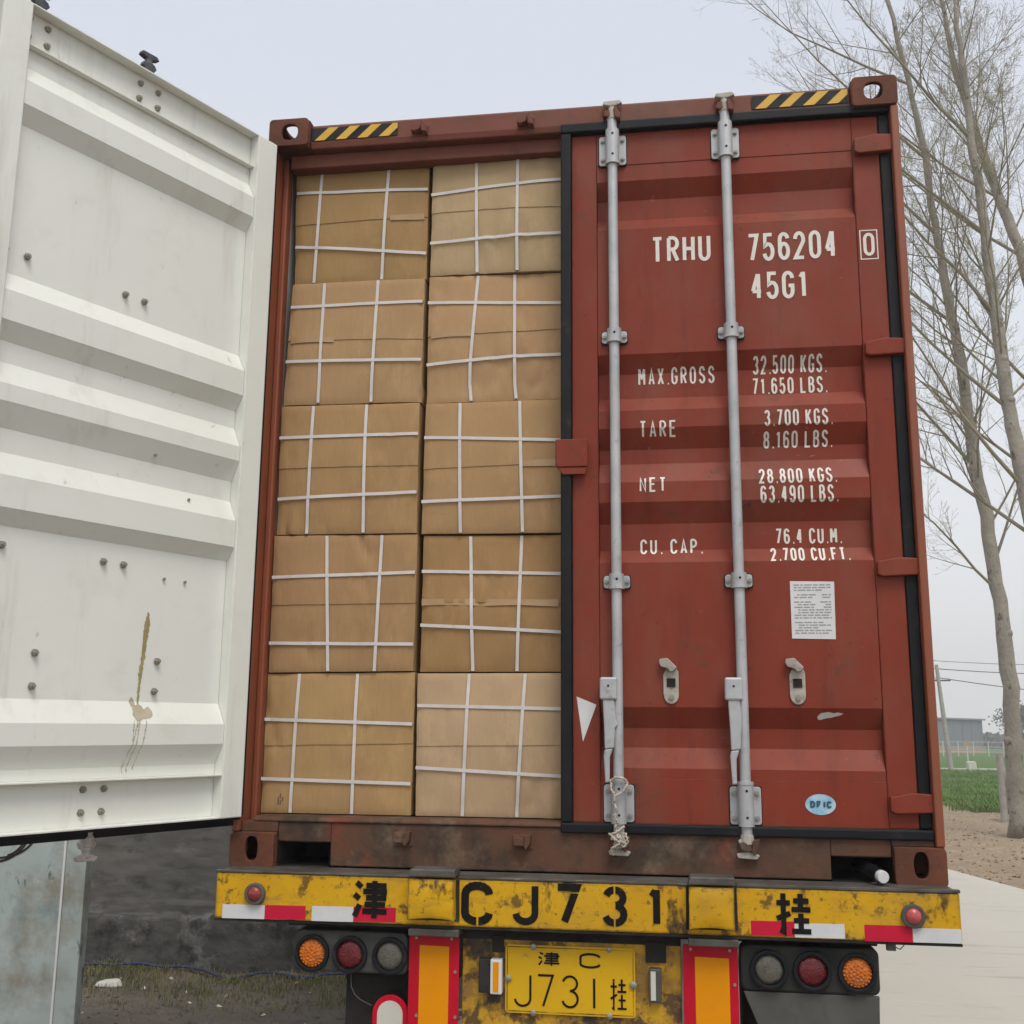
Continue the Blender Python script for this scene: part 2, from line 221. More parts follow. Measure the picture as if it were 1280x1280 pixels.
# ------------------------------------------------------------------ stroke lettering
def arc(cx, cy, rx, ry, a0, a1, n=9): return [(cx+rx*math.cos(R_(a0+(a1-a0)*i/n)), cy+ry*math.sin(R_(a0+(a1-a0)*i/n))) for i in range(n+1)]
TOP = arc(.5, .76, .5, .24, 180, 0); BOT = arc(.5, .24, .5, .24, 0, -180)
SIX = arc(.5, .76, .48, .24, 12, 180) + arc(.5, .26, .5, .26, 180, 360) + arc(.5, .36, .5, .22, 0, 165)
G = {
 'O': [TOP+BOT+[TOP[0]]], 'C': [arc(.5, .76, .5, .24, 0, 180)+arc(.5, .24, .5, .24, 180, 360)],
 'G': [arc(.5, .76, .5, .24, 0, 180)+arc(.5, .24, .5, .24, 180, 360)+[(1, .46), (.55, .46)]],
 'J': [[(1, 1)]+arc(.5, .24, .5, .24, 0, -175)], 'U': [[(0, 1)]+arc(.5, .24, .5, .24, 180, 360)+[(1, 1)]],
 'S': [arc(.5, .77, .48, .23, 5, 200, 10)+[(.2, .59), (.8, .44)]+arc(.5, .25, .5, .25, 25, -175, 10)],
 '2': [arc(.5, .74, .5, .26, 175, -20, 9)+[(0, 0), (1, 0)]],
 '3': [arc(.5, .765, .46, .235, 165, -75, 10)+arc(.5, .27, .5, .27, 75, -165, 10)],
 '4': [[(.72, 1), (0, .28), (1, .28)], [(.72, 1), (.72, 0)]],
 '5': [[(.95, 1), (.12, 1), (.06, .53)]+arc(.48, .31, .52, .31, 120, -165, 11)],
 '6': [SIX], '9': [[(1-x, 1-y) for x, y in SIX]], '7': [[(0, 1), (1, 1), (.35, 0)]],
 '8': [[(.5+.44*math.cos(R_(a)), .765+.235*math.sin(R_(a))) for a in range(-90, 271, 24)], [(.5+.5*math.cos(R_(a)), .27+.27*math.sin(R_(a))) for a in range(90, 451, 24)]],
 '1': [[(.2, .8), (.58, 1), (.58, 0)]], '.': [[(.32, 0), (.62, 0)]], ' ': [],
 'A': [[(0, 0), (.5, 1), (1, 0)], [(.17, .28), (.83, .28)]],
 'B': [[(0, 0), (0, 1), (.45, 1)]+arc(.45, .77, .47, .23, 90, -90)+[(0, .54)], [(.4, .54)]+arc(.45, .27, .55, .27, 90, -90)+[(0, 0)]],
 'D': [[(0, 0), (0, 1), (.4, 1)]+arc(.4, .5, .6, .5, 90, -90)+[(0, 0)]], 'E': [[(1, 1), (0, 1), (0, 0), (1, 0)], [(0, .52), (.85, .52)]],
 'F': [[(1, 1), (0, 1), (0, 0)], [(0, .52), (.8, .52)]], 'H': [[(0, 0), (0, 1)], [(1, 0), (1, 1)], [(0, .5), (1, .5)]], 'I': [[(.5, 0), (.5, 1)]],
 'K': [[(0, 0), (0, 1)], [(1, 1), (.05, .4)], [(.3, .58), (1, 0)]], 'L': [[(0, 1), (0, 0), (1, 0)]], 'M': [[(0, 0), (0, 1), (.5, .3), (1, 1), (1, 0)]],
 'N': [[(0, 0), (0, 1), (1, 0), (1, 1)]], 'P': [[(0, 0), (0, 1), (.45, 1)]+arc(.45, .74, .55, .26, 90, -90)+[(0, .48)]],
 'R': [[(0, 0), (0, 1), (.45, 1)]+arc(.45, .75, .55, .25, 90, -90)+[(0, .5)], [(.45, .5), (1, 0)]], 'T': [[(0, 1), (1, 1)], [(.5, 1), (.5, 0)]],
 'X': [[(0, 0), (1, 1)], [(0, 1), (1, 0)]],
 '津': [[(.06, .95), (.22, .82)], [(0, .63), (.16, .51)], [(.02, .04), (.17, .36)], [(.62, 0), (.62, 1)], [(.36, .87), (.9, .87), (.9, .54), (.36, .54)], [(.27, .71), (1, .71)], [(.32, .36), (.95, .36)], [(.26, .18), (1, .18)]],
 '挂': [[(.2, 1), (.2, .03), (.1, .08)], [(0, .76), (.4, .76)], [(0, .36), (.4, .5)], [(.71, 1), (.71, .6)], [(.5, .82), (.95, .82)], [(.44, .6), (1, .6)], [(.71, .5), (.71, .05)], [(.5, .32), (.95, .32)], [(.44, .05), (1, .05)]],
}
G['0'] = G['O']
G['1'] = [[(.58, 0), (.58, 1)], [(.5, .97), (.12, .80)]]
G['3'] = [arc(.5, .765, .46, .235, 165, -90, 11), arc(.5, .265, .5, .265, 90, -165, 11)]
ELL = lambda cx, cy, rx, ry: [(cx+rx*math.cos(R_(a)), cy+ry*math.sin(R_(a))) for a in range(90, 451, 20)]
G['6'] = [arc(.5, .76, .48, .24, 12, 180)+[(0, .3)], ELL(.5, .3, .5, .3)]; G['9'] = [[(1-x, 1-y) for x, y in st] for st in G['6']]
G['R'] = [[(0, 0), (0, 1)], [(0, 1), (.45, 1)]+arc(.45, .75, .55, .25, 90, -90)+[(0, .5)], [(.45, .5), (1, 0)]]
G['P'] = [[(0, 0), (0, 1)], [(0, 1), (.45, 1)]+arc(.45, .74, .55, .26, 90, -90)+[(0, .48)]]
G['B'] = [[(0, 0), (0, 1)], [(0, 1), (.45, 1)]+arc(.45, .77, .47, .23, 90, -90)+[(0, .54)], [(0, .54), (.45, .54)]+arc(.45, .27, .55, .27, 90, -90)+[(0, 0)]]
G['M'] = [[(0, 0), (0, 1)], [(1, 0), (1, 1)], [(.04, 1), (.5, .35)], [(.5, .35), (.96, 1)]]
G['.'] = [[(0, 0), (.30, 0)]]
G['4'] = [[(.66, 1), (.04, .30)], [(0, .28), (1, .28)], [(.72, 1), (.72, 0)]]
ADV = {'.': .5, ' ': .55, 'I': .55, '1': .85, 'M': 1.12}
def ribbon2d(pts, t):
    """mitred strip polygon quads for one open or closed polyline"""
    P = [Vector(p) for p in pts]; Q = [P[0]]
    for p in P[1:]:
        if (p-Q[-1]).length > 1e-6: Q.append(p)
    closed = len(Q) > 3 and (Q[0]-Q[-1]).length < 1e-5
    if closed: Q = Q[:-1]
    n = len(Q); Ls = []; Rs = []
    for i in range(n):
        a = Q[i-1] if (i > 0 or closed) else None; b = Q[(i+1) % n] if (i < n-1 or closed) else None
        d0 = (Q[i]-a).normalized() if a is not None else (b-Q[i]).normalized(); d1 = (b-Q[i]).normalized() if b is not None else d0
        n0 = Vector((-d0.y, d0.x)); n1 = Vector((-d1.y, d1.x)); mm = n0+n1
        mm = mm.normalized() if mm.length > 1e-3 else n0
        k = min(1/max(mm.dot(n0), .3), 1.9); Ls.append(Q[i]+mm*k*t/2); Rs.append(Q[i]-mm*k*t/2)
    m = n if closed else n-1
    return [(Ls[i], Ls[(i+1) % n], Rs[(i+1) % n], Rs[i]) for i in range(m)]
def lettering(name, text, x0, x1, z0, z1, t, m, parent, yfun, cw=.78, cuts=(), slant=0, label=None, off0=.0012, gaps=None):
    """text filling x0..x1, z0..z1 with strokes t wide, laid onto the surface yfun(z)"""
    n = len(text); adv = [ADV.get(c, 1.0) if n > 2 else 1.0 for c in text]; pitch = (x1-x0)/(sum(adv)-(1-cw)*adv[-1]); H = z1-z0
    bm = bmesh.new(); lay = bm.verts.layers.float.new('o'); k = 0
    for i, ch in enumerate(text):
        bx = x0+sum(adv[:i])*pitch; W = pitch*cw*(adv[i] if ch != '.' else .9)
        for st in G[ch]:
            k += 1
            pts = [(bx+t/2+x*(W-t), z0+t/2+y*(H-t)) for x, y in st]
            for q in ribbon2d(pts, t):
                vv = [bm.verts.new((p.x, 0, p.y)) for p in q]
                for v in vv: v[lay] = (k % 7)*.00022
                try: bm.faces.new(vv)
                except ValueError: pass
    for c in cuts:
        if z0-.01 < c < z1+.01: bmesh.ops.bisect_plane(bm, geom=bm.verts[:]+bm.edges[:]+bm.faces[:], plane_co=(0, 0, c), plane_no=(0, 0, 1))
    if gaps:        # stencil bridges: narrow strips cut out of the paint
        for gx0, gx1, gz0, gz1 in gaps:
            for co, no in (((gx0, 0, 0), (1, 0, 0)), ((gx1, 0, 0), (1, 0, 0)), ((0, 0, gz0), (0, 0, 1)), ((0, 0, gz1), (0, 0, 1))):
                bmesh.ops.bisect_plane(bm, geom=bm.verts[:]+bm.edges[:]+bm.faces[:], plane_co=co, plane_no=no)
            kill = [f for f in bm.faces if gx0 < f.calc_center_median().x < gx1 and gz0 < f.calc_center_median().z < gz1]
            bmesh.ops.delete(bm, geom=kill, context='FACES')
    mb = MB(); bm.verts.ensure_lookup_table(); bm.verts.index_update()
    mb.add([(v.co.x + slant*(v.co.z-z0), yfun(v.co.z)-off0-v[lay], v.co.z) for v in bm.verts], [[v.index for v in f.verts] for f in bm.faces])
    bm.free()
    o = mb.build(name, m, parent, fix=False)
    for p in o.data.polygons:
        if p.normal.y > 0: p.flip()
    if label: o['label'] = label
    return o

# ================================================================== GROUND
GZ = -1.3
def gz(x, y): return GZ - .011*max(0, y-16)
def road_edge(y): return 3.84 + (11.57-y)*.244
def sheet(name, xs, ys, zf, m, label=None, kind='structure', keep=None):
    mb = MB(); nx = len(xs); idx = {}
    for j, y in enumerate(ys):
        for i, x in enumerate(xs): mb.v.append((x, y, zf(x, y)))
    for j in range(len(ys)-1):
        for i in range(nx-1):
            if keep and not keep((xs[i]+xs[i+1])/2, (ys[j]+ys[j+1])/2): continue
            mb.f.append((j*nx+i, j*nx+i+1, (j+1)*nx+i+1, (j+1)*nx+i)); mb.m.append(0)
    o = mb.build(name, m, smooth='all'); o['kind'] = kind
    if label: tag(o, label, None)
    return o
def lin(a, b, n): return [a+(b-a)*i/(n-1) for i in range(n)]
def fbm(x, y, s): return noise.fractal(Vector((x*s, y*s, 3.3)), 1.0, 2.0, 4)
def soil_z(x, y):
    z = gz(x, y) - .03
    if y > 6 and x > road_edge(y)-.1:
        e = min(1, (x-road_edge(y))/1.2) if y < 30 else 0
        z += .02 + max(0, e)*(.03 + .06*fbm(x, y, .9) + .035*fbm(x, y, 3.1))
    return z
gx = [-300, -150, -70, -30, -12, -6, -2, 1, 2.4] + lin(2.8, 16, 90) + [18, 22, 28, 40, 70, 150, 300]
gy = [-40, -15, -8, -4, 0, 3, 5, 6.5] + lin(7, 30, 130) + [33, 38, 45, 60, 80, 110, 160, 230, 330]
ground = sheet('ground', gx, gy, soil_z, 'soil'); tag(ground, 'pale dry dirt ground beyond the concrete road', 'ground')
def yard_z(x, y): return GZ + .004 + .02*fbm(x, y, 1.3) + .014*fbm(x, y, 5) + .09*max(0, (y-3.4)/1.0)*(.5+fbm(x, y, 2)*.6)
yard = sheet('dirt_yard', lin(-9, -1.0, 110), lin(-.2, 4.6, 80), yard_z, 'dark_soil')
bounce_ground = sheet('unseen_bounce_ground', lin(-9, 9, 40), lin(-14, -.22, 40), lambda x, y: GZ + .003 + .015*fbm(x, y, 1.1), 'dark_soil'); tag(bounce_ground, 'unseen dark ground added in front of the trailer to cut bounced light', 'dirt')  # out of view; added dark to weaken light bouncing up onto the doors
tag(yard, 'dark trodden dirt at the foot of the cement wall', 'dirt')
fieldo = sheet('field', [2, 5, 6.5] + lin(7, 30, 60) + [40, 60, 90, 150, 298], lin(22, 60, 80) + [75, 100, 140, 200, 328], lambda x, y: gz(x, y) + .06 + .07*fbm(x, y, .35)*(1 if y < 60 else 0) + (-.6 if y < 21.8 + .25*math.sin(x*1.7) + 3.4*max(0, 7.8-x) else 0), 'field')
tag(fieldo, 'green crop field beyond the dirt bank', 'field')
# concrete road cast in slabs
road = bpy.data.objects.new('road', None); COL.objects.link(road); road.location = (2, 2, 0); tag(road, 'pale concrete road under and beside the trailer', 'road', kind='structure')
ys = [-.2, 4.2, 8.6, 13.0, 17.4, 21.8]
for a, b in zip(ys[:-1], ys[1:]):
    lft = lambda y: -1.25 - .0*y
    mid = lambda y: road_edge(y) - 4.4
    for s0, s1 in ((None, mid), (mid, road_edge)):
        def e0(y): return (min(lft(y), mid(y)-.5) if s0 is None else s0(y)+.012)
        poly = [(e0(a+.008), a+.008), (s1(a+.008), a+.008), (s1(b), b), (e0(b), b)]
        if s0 is None and poly[1][0]-poly[0][0] < .3: continue
        mb = MB(); mb.prism(poly, -.12, lambda u, v, d: (u, v, GZ+.012+d + (gz(u, v)-GZ))); mb.build('slab', 'conc', road, bevel=.006)

# ================================================================== LEFT: wall, panel, bits
t = thing('concrete_wall', (-5.2, 4.25, GZ), 'dark stained cement wall behind the yard, left of the trailer', 'wall')
mb = MB(); xs = lin(-7.5, -1.42, 300); zs = lin(GZ-.05, -.3, 60) + lin(-.28, .95, 12)
def wy(x, z): return 4.22 + .012*fbm(x, z, 1.4) + .008*fbm(x, z*2, 5) - (.05 if z < -.88 + .05*math.sin(x*2.1) + .06*fbm(x, z, 2.2) else 0) - (.02*abs(fbm(x, z, 3)) if z < -.8 else 0)
n = len(xs); mb.v = [(x, wy(x, z), z) for z in zs for x in xs]
mb.f = [(j*n+i, j*n+i+1, (j+1)*n+i+1, (j+1)*n+i) for j in range(len(zs)-1) for i in range(n-1)]; mb.m = [1 if zs[j] < -.88 + .05*math.sin(xs[i]*2.1) + .06*fbm(xs[i], zs[j], 2.2) else 0 for j in range(len(zs)-1) for i in range(n-1)]
mb.build('wall_face', ['wall', 'wall2'], t, smooth='all', fix=False)
MB().box((-7.5, 4.26, GZ-.05), (-1.42, 4.46, .95)).build('wall_core', 'wall', t); MB().box((-7.52, 4.16, .95), (-1.40, 4.48, 1.02)).build('coping', 'wall', t, bevel=.01)
t = thing('steel_panel', (-3.3, 1.8, GZ), 'pale blue weathered sheet metal panel below the white door', 'panel')
MB().box((-4.6, 1.80, GZ+.02), (-2.868, 1.83, .6)).build('sheet', 'panel', t, bevel=.003)
MB().box((-2.860, 1.80, GZ+.02), (-2.742, 1.83, .6)).build('sheet', 'panel', t, bevel=.003)
mb = MB(); mb.box((-2.871, 1.794, GZ+.02), (-2.859, 1.799, .6)); mb.build('seam_strip', 'stick', t)
MB().box((-4.6, 1.835, GZ), (-2.75, 1.88, GZ+.06)).build('bottom_rail', 'greysteel', t)
MB().box((-2.80, 1.835, GZ), (-2.75, 1.88, .6)).build('post', 'panel', t)
mb = MB()   # scribbled curves and the torn paper on it
for k, (cx, cz, rx, rz, a0, a1) in enumerate(((-3.25, -.06, .22, .16, -100, 5), (-3.27, -.05, .20, .19, -95, -10), (-3.22, -.03, .14, .18, -80, 0), (-3.15, .0, .06, .16, -60, 0))):
    for q in ribbon2d(arc(cx, cz, rx, rz, a0, a1, 14), .012): mb.add([(p.x, 1.7975-k*.0003, p.y) for p in q], [(0, 1, 2, 3)])
mb.build('paint_scrawl', 'chass', t, fix=False)
pts = [(-4.6+.1*i, 4.05 + .03*math.sin(i*.7), yard_z(-4.6+.1*i, 4.05)+.03+.01*math.sin(i*1.3)) for i in range(31)]
solo(MB().tube(pts, .010, 8), 'hose', 'hose', 'thin blue hose along the foot of the cement wall', 'hose', (-3.1, 4.05, GZ+.03), smooth=True)
mb = MB(); mb.prism([(-.10, -.03), (-.07, -.045), (.02, -.052), (.08, -.045), (.11, -.01), (.06, .035), (-.05, .038)], .045, lambda u, v, d: (-3.5+u*(1-d*5), 3.62+v*(1.2-d*9), GZ+.03+d*(.9+u*2+v)))
solo(mb, 'rubble_chunk', 'pale', 'flat white chunk of rubble lying on the dark dirt', 'rubble', (-3.5, 3.62, GZ+.02), bevel=.012)
def tufts(mb, spots, h, n, spread, wd=.004):
    for (x, y, z) in spots:
        for k in range(n):
            a = random.uniform(0, 6.28); l = h*random.uniform(.4, 1.1); dx, dy = math.cos(a), math.sin(a); b = random.uniform(.1, .9)*l
            px, py = x+random.gauss(0, spread), y+random.gauss(0, spread)
            mb.add([(px-dy*wd, py+dx*wd, z-.01), (px+dy*wd, py-dx*wd, z-.01), (px+dx*b*.4+dy*wd*.7, py+dy*b*.4-dx*wd*.7, z+l*.6), (px+dx*b*.4-dy*wd*.7, py+dy*b*.4+dx*wd*.7, z+l*.6), (px+dx*b, py+dy*b, z+l*.85)], [(0, 1, 2, 3), (3, 2, 4)])
mb = MB(); tufts(mb, [(x, y, yard_z(x, y)) for x, y in ((random.uniform(-5, -1.5), 4.15-abs(random.gauss(0, .42))) for _ in range(900))], .055, 9, .05, .0028)
tag(mb.build('weeds', 'drygrass', fix=False), 'scrubby weeds along the foot of the cement wall', 'weeds', kind='stuff')
def stones(mb, N, fx, r0, r1):
    for k in range(N):
        x, y, z = fx(); r = random.uniform(r0, r1)**1; b = [Vector((random.gauss(0, 1), random.gauss(0, 1), random.gauss(0, .6))).normalized() for _ in range(6)]
        ax = [Vector((1, 0, 0)), Vector((-1, 0, 0)), Vector((0, 1, 0)), Vector((0, -1, 0)), Vector((0, 0, .7)), Vector((0, 0, -.5))]
        vs = [Vector((x, y, z)) + (a + c*.35)*r for a, c in zip(ax, b)]
        mb.add(vs, [(0, 2, 4), (2, 1, 4), (1, 3, 4), (3, 0, 4), (2, 0, 5), (1, 2, 5), (3, 1, 5), (0, 3, 5)])
mb = MB()
def fs():
    x = random.uniform(-5, -1.1); y = random.uniform(1.6, 4.1); return x, y, yard_z(x, y)
stones(mb, 1500, fs, .004, .022)
tag(mb.build('rubble', 'dark_soil', fix=False), 'small dark stones and crumbs scattered over the yard dirt', 'rubble', kind='stuff')
mb = MB(); stones(mb, 60, lambda: (lambda x, y: (x, y, yard_z(x, y)))(random.uniform(-5, -1.1), random.uniform(2.2, 4.1)), .006, .026)
tag(mb.build('litter', 'pale', fix=False), 'pale crumbs and litter strewn over the yard dirt', 'litter', kind='stuff')
mb = MB()
def fs2():
    y = random.uniform(10, 27); x = road_edge(y) + abs(random.gauss(.3, 2.2)); return x, y, soil_z(x, y)+.01
stones(mb, 1700, fs2, .006, .03)
tag(mb.build('clods', 'soil', fix=False), 'dry clods of earth on the dirt bank right of the road', 'soil', kind='stuff')
mb = MB(); tufts(mb, [(x, y, gz(x, y)+.03) for x, y in ((random.uniform(6.8, 17), 22.6+38*random.random()**1.8) for _ in range(6500))], .20, 7, .14, .010)
tag(mb.build('crop_grass', 'grass', fix=False), 'green blades of the young crop on the near field edge', 'grass', kind='stuff')

# ================================================================== CONTAINER
C = thing('shipping_container', (0, 0, 0), 'red steel shipping container with its left door open, on the yellow trailer', 'container')
HW, HH, LEN = 1.219, 2.896, 12.19
DF = .05                               # depth of the closed door's outer face
def dense(poly, k=4):
    out = []
    for a, b in zip(poly, poly[1:]+poly[:1]):
        L = math.hypot(b[0]-a[0], b[1]-a[1]); m_ = k if L > .03 else 1
        out += [(a[0]+(b[0]-a[0])*i/m_, a[1]+(b[1]-a[1])*i/m_) for i in range(m_)]
    return out
def plate_hole(mb, outer, hole, depth, fn):
    n = len(outer); vs = [fn(u, v, 0) for u, v in outer] + [fn(u, v, 0) for u, v in hole] + [fn(u, v, depth) for u, v in outer] + [fn(u, v, depth) for u, v in hole]
    fs = []
    for i in range(n):
        j = (i+1) % n
        fs += [(i, j, n+j, n+i), (2*n+j, 2*n+i, 3*n+i, 3*n+j), (n+i, n+j, 3*n+j, 3*n+i), (j, i, 2*n+i, 2*n+j)]
    mb.add(vs, fs)
def oval(cx, cz, rx, rz, outer):
    out = []
    mx_ = sum(p[0] for p in outer)/len(outer); mz_ = sum(p[1] for p in outer)/len(outer)
    w0 = max(p[0] for p in outer)-mx_; h0 = max(p[1] for p in outer)-mz_
    for u, v in outer:
        a = math.atan2((v-mz_)/h0, (u-mx_)/w0); c, s = math.cos(a), math.sin(a); e = .82
        out.append((cx+rx*math.copysign(abs(c)**e, c), cz+rz*math.copysign(abs(s)**e, s)))
    return out
def casting(sx, top):
    z0, z1 = (HH-.118, HH) if top else (0, .122); xi, xo = sx*1.055, sx*HW; xl, xr = min(xi, xo), max(xi, xo)
    mb = MB(); outer = dense(rrect(xl, z0, xr, z1, .016, 5), 6); cx = sx*1.132 if top else sx*1.138; cz = (z0+z1)/2 + (0 if top else .006)
    plate_hole(mb, outer, oval(cx, cz, .034 if top else .0235, .034 if top else .042, outer), .018, XZ(0))
    # outline shell without top and outer side, which carry holes of their own
    ol = dense(rrect(xl, .018, xr, .178, .012, 4), 6)
    plate_hole(mb, ol, oval((xl+xr)/2, .098, .036, .062, ol), .016, (lambda u, v, d: (u, v, z1-d)) if top else (lambda u, v, d: (u, v, z0+d)))
    sl = dense(rrect(.018, z0+.0165, .178, z1-.0165, .008, 4), 6)
    plate_hole(mb, sl, oval(.098, (z0+z1)/2, .036, .026, sl), .016, lambda u, v, d: (xo-sx*(.001+d), u, v))
    mb.box((xi, .0185, z0+.017), (xi+sx*.012, .1775, z1-.017))
    mb.box((xl+.001, .0185, z0), (xr-.001, .1775, z0+.0155)) if top else mb.box((xl+.001, .0185, z1-.0155), (xr-.001, .1775, z1))
    if not top: mb.box((xl+.001, .170, z0+.017), (xr-.018, .1775, z1-.017))
    mb.build('corner_casting', 'cast', C, bevel=.003)
for sx in (-1, 1):
    for tp in (0, 1): casting(sx, tp)
    # corner post: outer flange, hinge-side channel, back web
    mb = MB(); mb.box((sx*1.190, .006, .123), (sx*1.2185, .16, HH-.1185)); mb.box((sx*1.166, .105, .123), (sx*1.1895, .16, HH-.1185))
    mb.build('corner_post', 'post', C, bevel=.006)
    # corrugated side wall
    pr = []; y = .18
    while y < LEN-.2:
        pr += [(1.212, y), (1.212, y+.072), (1.178, y+.14), (1.178, y+.21)]; y += .278
    pl = pr + [(u-.004, v) for u, v in reversed(pr)]
    mb = MB(); k = len(pr)
    mb.v = [(sx*u, v, .16) for u, v in pr] + [(sx*u, v, HH-.11) for u, v in pr]; mb.f = [(i, i+1, k+i+1, k+i) for i in range(k-1)]; mb.m = [0]*len(mb.f)
    mb.build('side_wall', 'frame', C, fix=False)
    MB().box((sx*1.168, .162, .162), (sx*1.174, LEN-.2, HH-.12)).build('inner_lining', 'liner', C)
    MB().box((sx*1.165, .18, HH-.10), (sx*1.215, LEN-.05, HH-.045)).build('top_rail', 'frame', C)
    MB().box((sx*1.165, .18, .003), (sx*1.215, LEN-.05, .158)).build('bottom_rail', 'frame', C)
MB().box((-1.19, .10, HH-.052), (1.19, LEN-.1, HH-.046)).build('roof', 'frame', C)
MB().box((-1.165, .142, .10), (1.165, LEN-.1, .163)).build('floor', 'chass', C)
MB().box((-1.2, LEN-.1, 0), (1.2, LEN, HH)).build('front_wall', 'frame', C)
# header: sloping fascia above a set-back lintel
mb = MB(); mb.prism([(.040, 2.776), (.034, 2.800), (.040, 2.872), (.052, 2.886), (.14, 2.886), (.14, 2.776)], 2.106, lambda u, v, d: (-1.053+d, u, v)); mb.build('header', 'frame', C, bevel=.004)
MB().box((-1.149, .078, 2.716), (1.149, .14, 2.7755)).build('lintel', 'frame', C, bevel=.004)
# sill with fork pockets
mb = MB(); mb.box((-.858, .035, .010), (.858, .10, .158)); mb.box((-1.053, .035, .090), (-.8585, .10, .158)); mb.box((.8585, .035, .086), (1.053, .10, .158))
mb.build('sill', 'sill', C, bevel=.004)
for sx in (-1, 1): MB().box((sx*1.0535, .030, .1225), (sx*1.189, .10, .158)).build('sill_end', 'sill', C, bevel=.003)
mb = MB(); mb.prism([(.028, .1585), (.028, .167), (.045, .176), (.139, .176), (.139, .1585)], 2.29, lambda u, v, d: (-1.145+d, u, v)); mb.build('threshold', 'sill', C, bevel=.003)
for a, b, zt in ((-1.048, -.860, .088), (.860, 1.048, .084)):
    mb = MB(); A = [(a, .0345, .006), (a, .0345, zt), (b, .0345, zt), (b, .0345, .006)]; Bk = [(x, .34, z) for x, y, z in A]
    mb.add(A+Bk, [(0, 1, 5, 4), (1, 2, 6, 5), (2, 3, 7, 6), (3, 0, 4, 7), (4, 5, 6, 7)]); mb.build('fork_pocket', 'chass', C, fix=False)
def keeper(x, z, up, y):
    mb = MB(); s = 1 if up else -1
    mb.box((x-.036, y-.006, z-.026), (x+.034, y, z+.022))
    mb.prism([(-.034, -.012), (-.020, -.018), (.004, -.010), (.012, .014), (-.028, .012)], -.030, lambda u, v, d: (x+u, y-.006+d, z+v*s))
    mb.prism([(.010, -.022), (.032, -.028), (.028, .004), (.014, .026), (.006, .014)], -.036, lambda u, v, d: (x+u, y-.006+d, z+v*s))
    return mb.build('cam_keeper', 'frame' if up else 'sill', C, bevel=.003)
for x in (-.600, -.176, .160, .588): keeper(x, 2.822, True, .037); keeper(x+.006, .110, False, .035)
def hazard(x0, x1, z0, z1):
    tp = MB(); tp.prism([(x0, z0), (x1, z0), (x1, z1), (x0, z1)], .0015, XZ(.0316)); b = tp.build('hazard_tape', 'hazk', C)
    W = x1-x0; H = z1-z0; p = W/4.0
    for k in range(5):
        a = x0 + .012 + k*p*1.0
        q = [(a, z0), (a+p*.47, z0), (a+p*.47+H*1.05, z1), (a+H*1.05, z1)]
        if a > x1-.02: continue
        cl = [(min(max(u, x0), x1), v if u <= x1 else z0+(z1-z0)*max(0, 1-(u-x1)/(H*1.05))) for u, v in q]
        if q[2][0] > x1: # clip the last stripe against the tape end
            cl = [q[0], (min(q[1][0], x1), z0), (x1, min(z1, z0+(x1-min(q[1][0], x1))/1.05 if q[1][0] < x1 else z0)), (min(q[3][0], x1), z1 if q[3][0] <= x1 else z0+(x1-q[0][0])/1.05)]
            if q[3][0] < x1: cl.insert(3, (x1, z1))
        mb = MB(); mb.prism(cl, .0012, XZ(.0300)); mb.build('stripe', 'hazy', b)
    return b
hazard(-1.048, -.694, 2.808, 2.862); hazard(.690, 1.044, 2.812, 2.866)

# ---- doors: both built from one description through a mapping (s from the hinge edge, v from the outer face inwards, z)
PROF = [(2.6255, .003), (2.560, .003), (2.495, .040), (2.414, .040), (2.360, .003), (1.862, .003), (1.795, .040), (1.700, .040), (1.644, .003), (1.577, .003), (1.503, .040), (1.449, .040), (1.374, .003),
        (1.300, .003), (1.225, .040), (1.128, .040), (1.078, .003), (.569, .003), (.497, .040), (.430, .040), (.361, .003), (.3265, .003)]
def prof(z):
    if z > PROF[0][0] or z < PROF[-1][0]: return 0.0
    for (za, va), (zb, vb) in zip(PROF, PROF[1:]):
        if zb <= z <= za: return va + (vb-va)*(za-z)/(za-zb)
CUTS = [z for z, v in PROF]
def mapR(s, v, z): return (1.150-s, DF+v, z)
TH = R_(26.2); D2 = (-math.sin(TH), -math.cos(TH)); N2 = (math.cos(TH), -math.sin(TH))
def mapL(s, v, z):
    k = v-.05; return (-1.164+s*D2[0]+k*N2[0], -.037+s*D2[1]+k*N2[1], z)
def dbox(mb, mp, s0, s1, v0, v1, z0, z1):
    mb.add([mp(s, v, z) for s, v, z in ((s0,v0,z0),(s1,v0,z0),(s1,v1,z0),(s0,v1,z0),(s0,v0,z1),(s1,v0,z1),(s1,v1,z1),(s0,v1,z1))], [(0,3,2,1),(4,5,6,7),(0,1,5,4),(1,2,6,5),(2,3,7,6),(3,0,4,7)])
    return mb
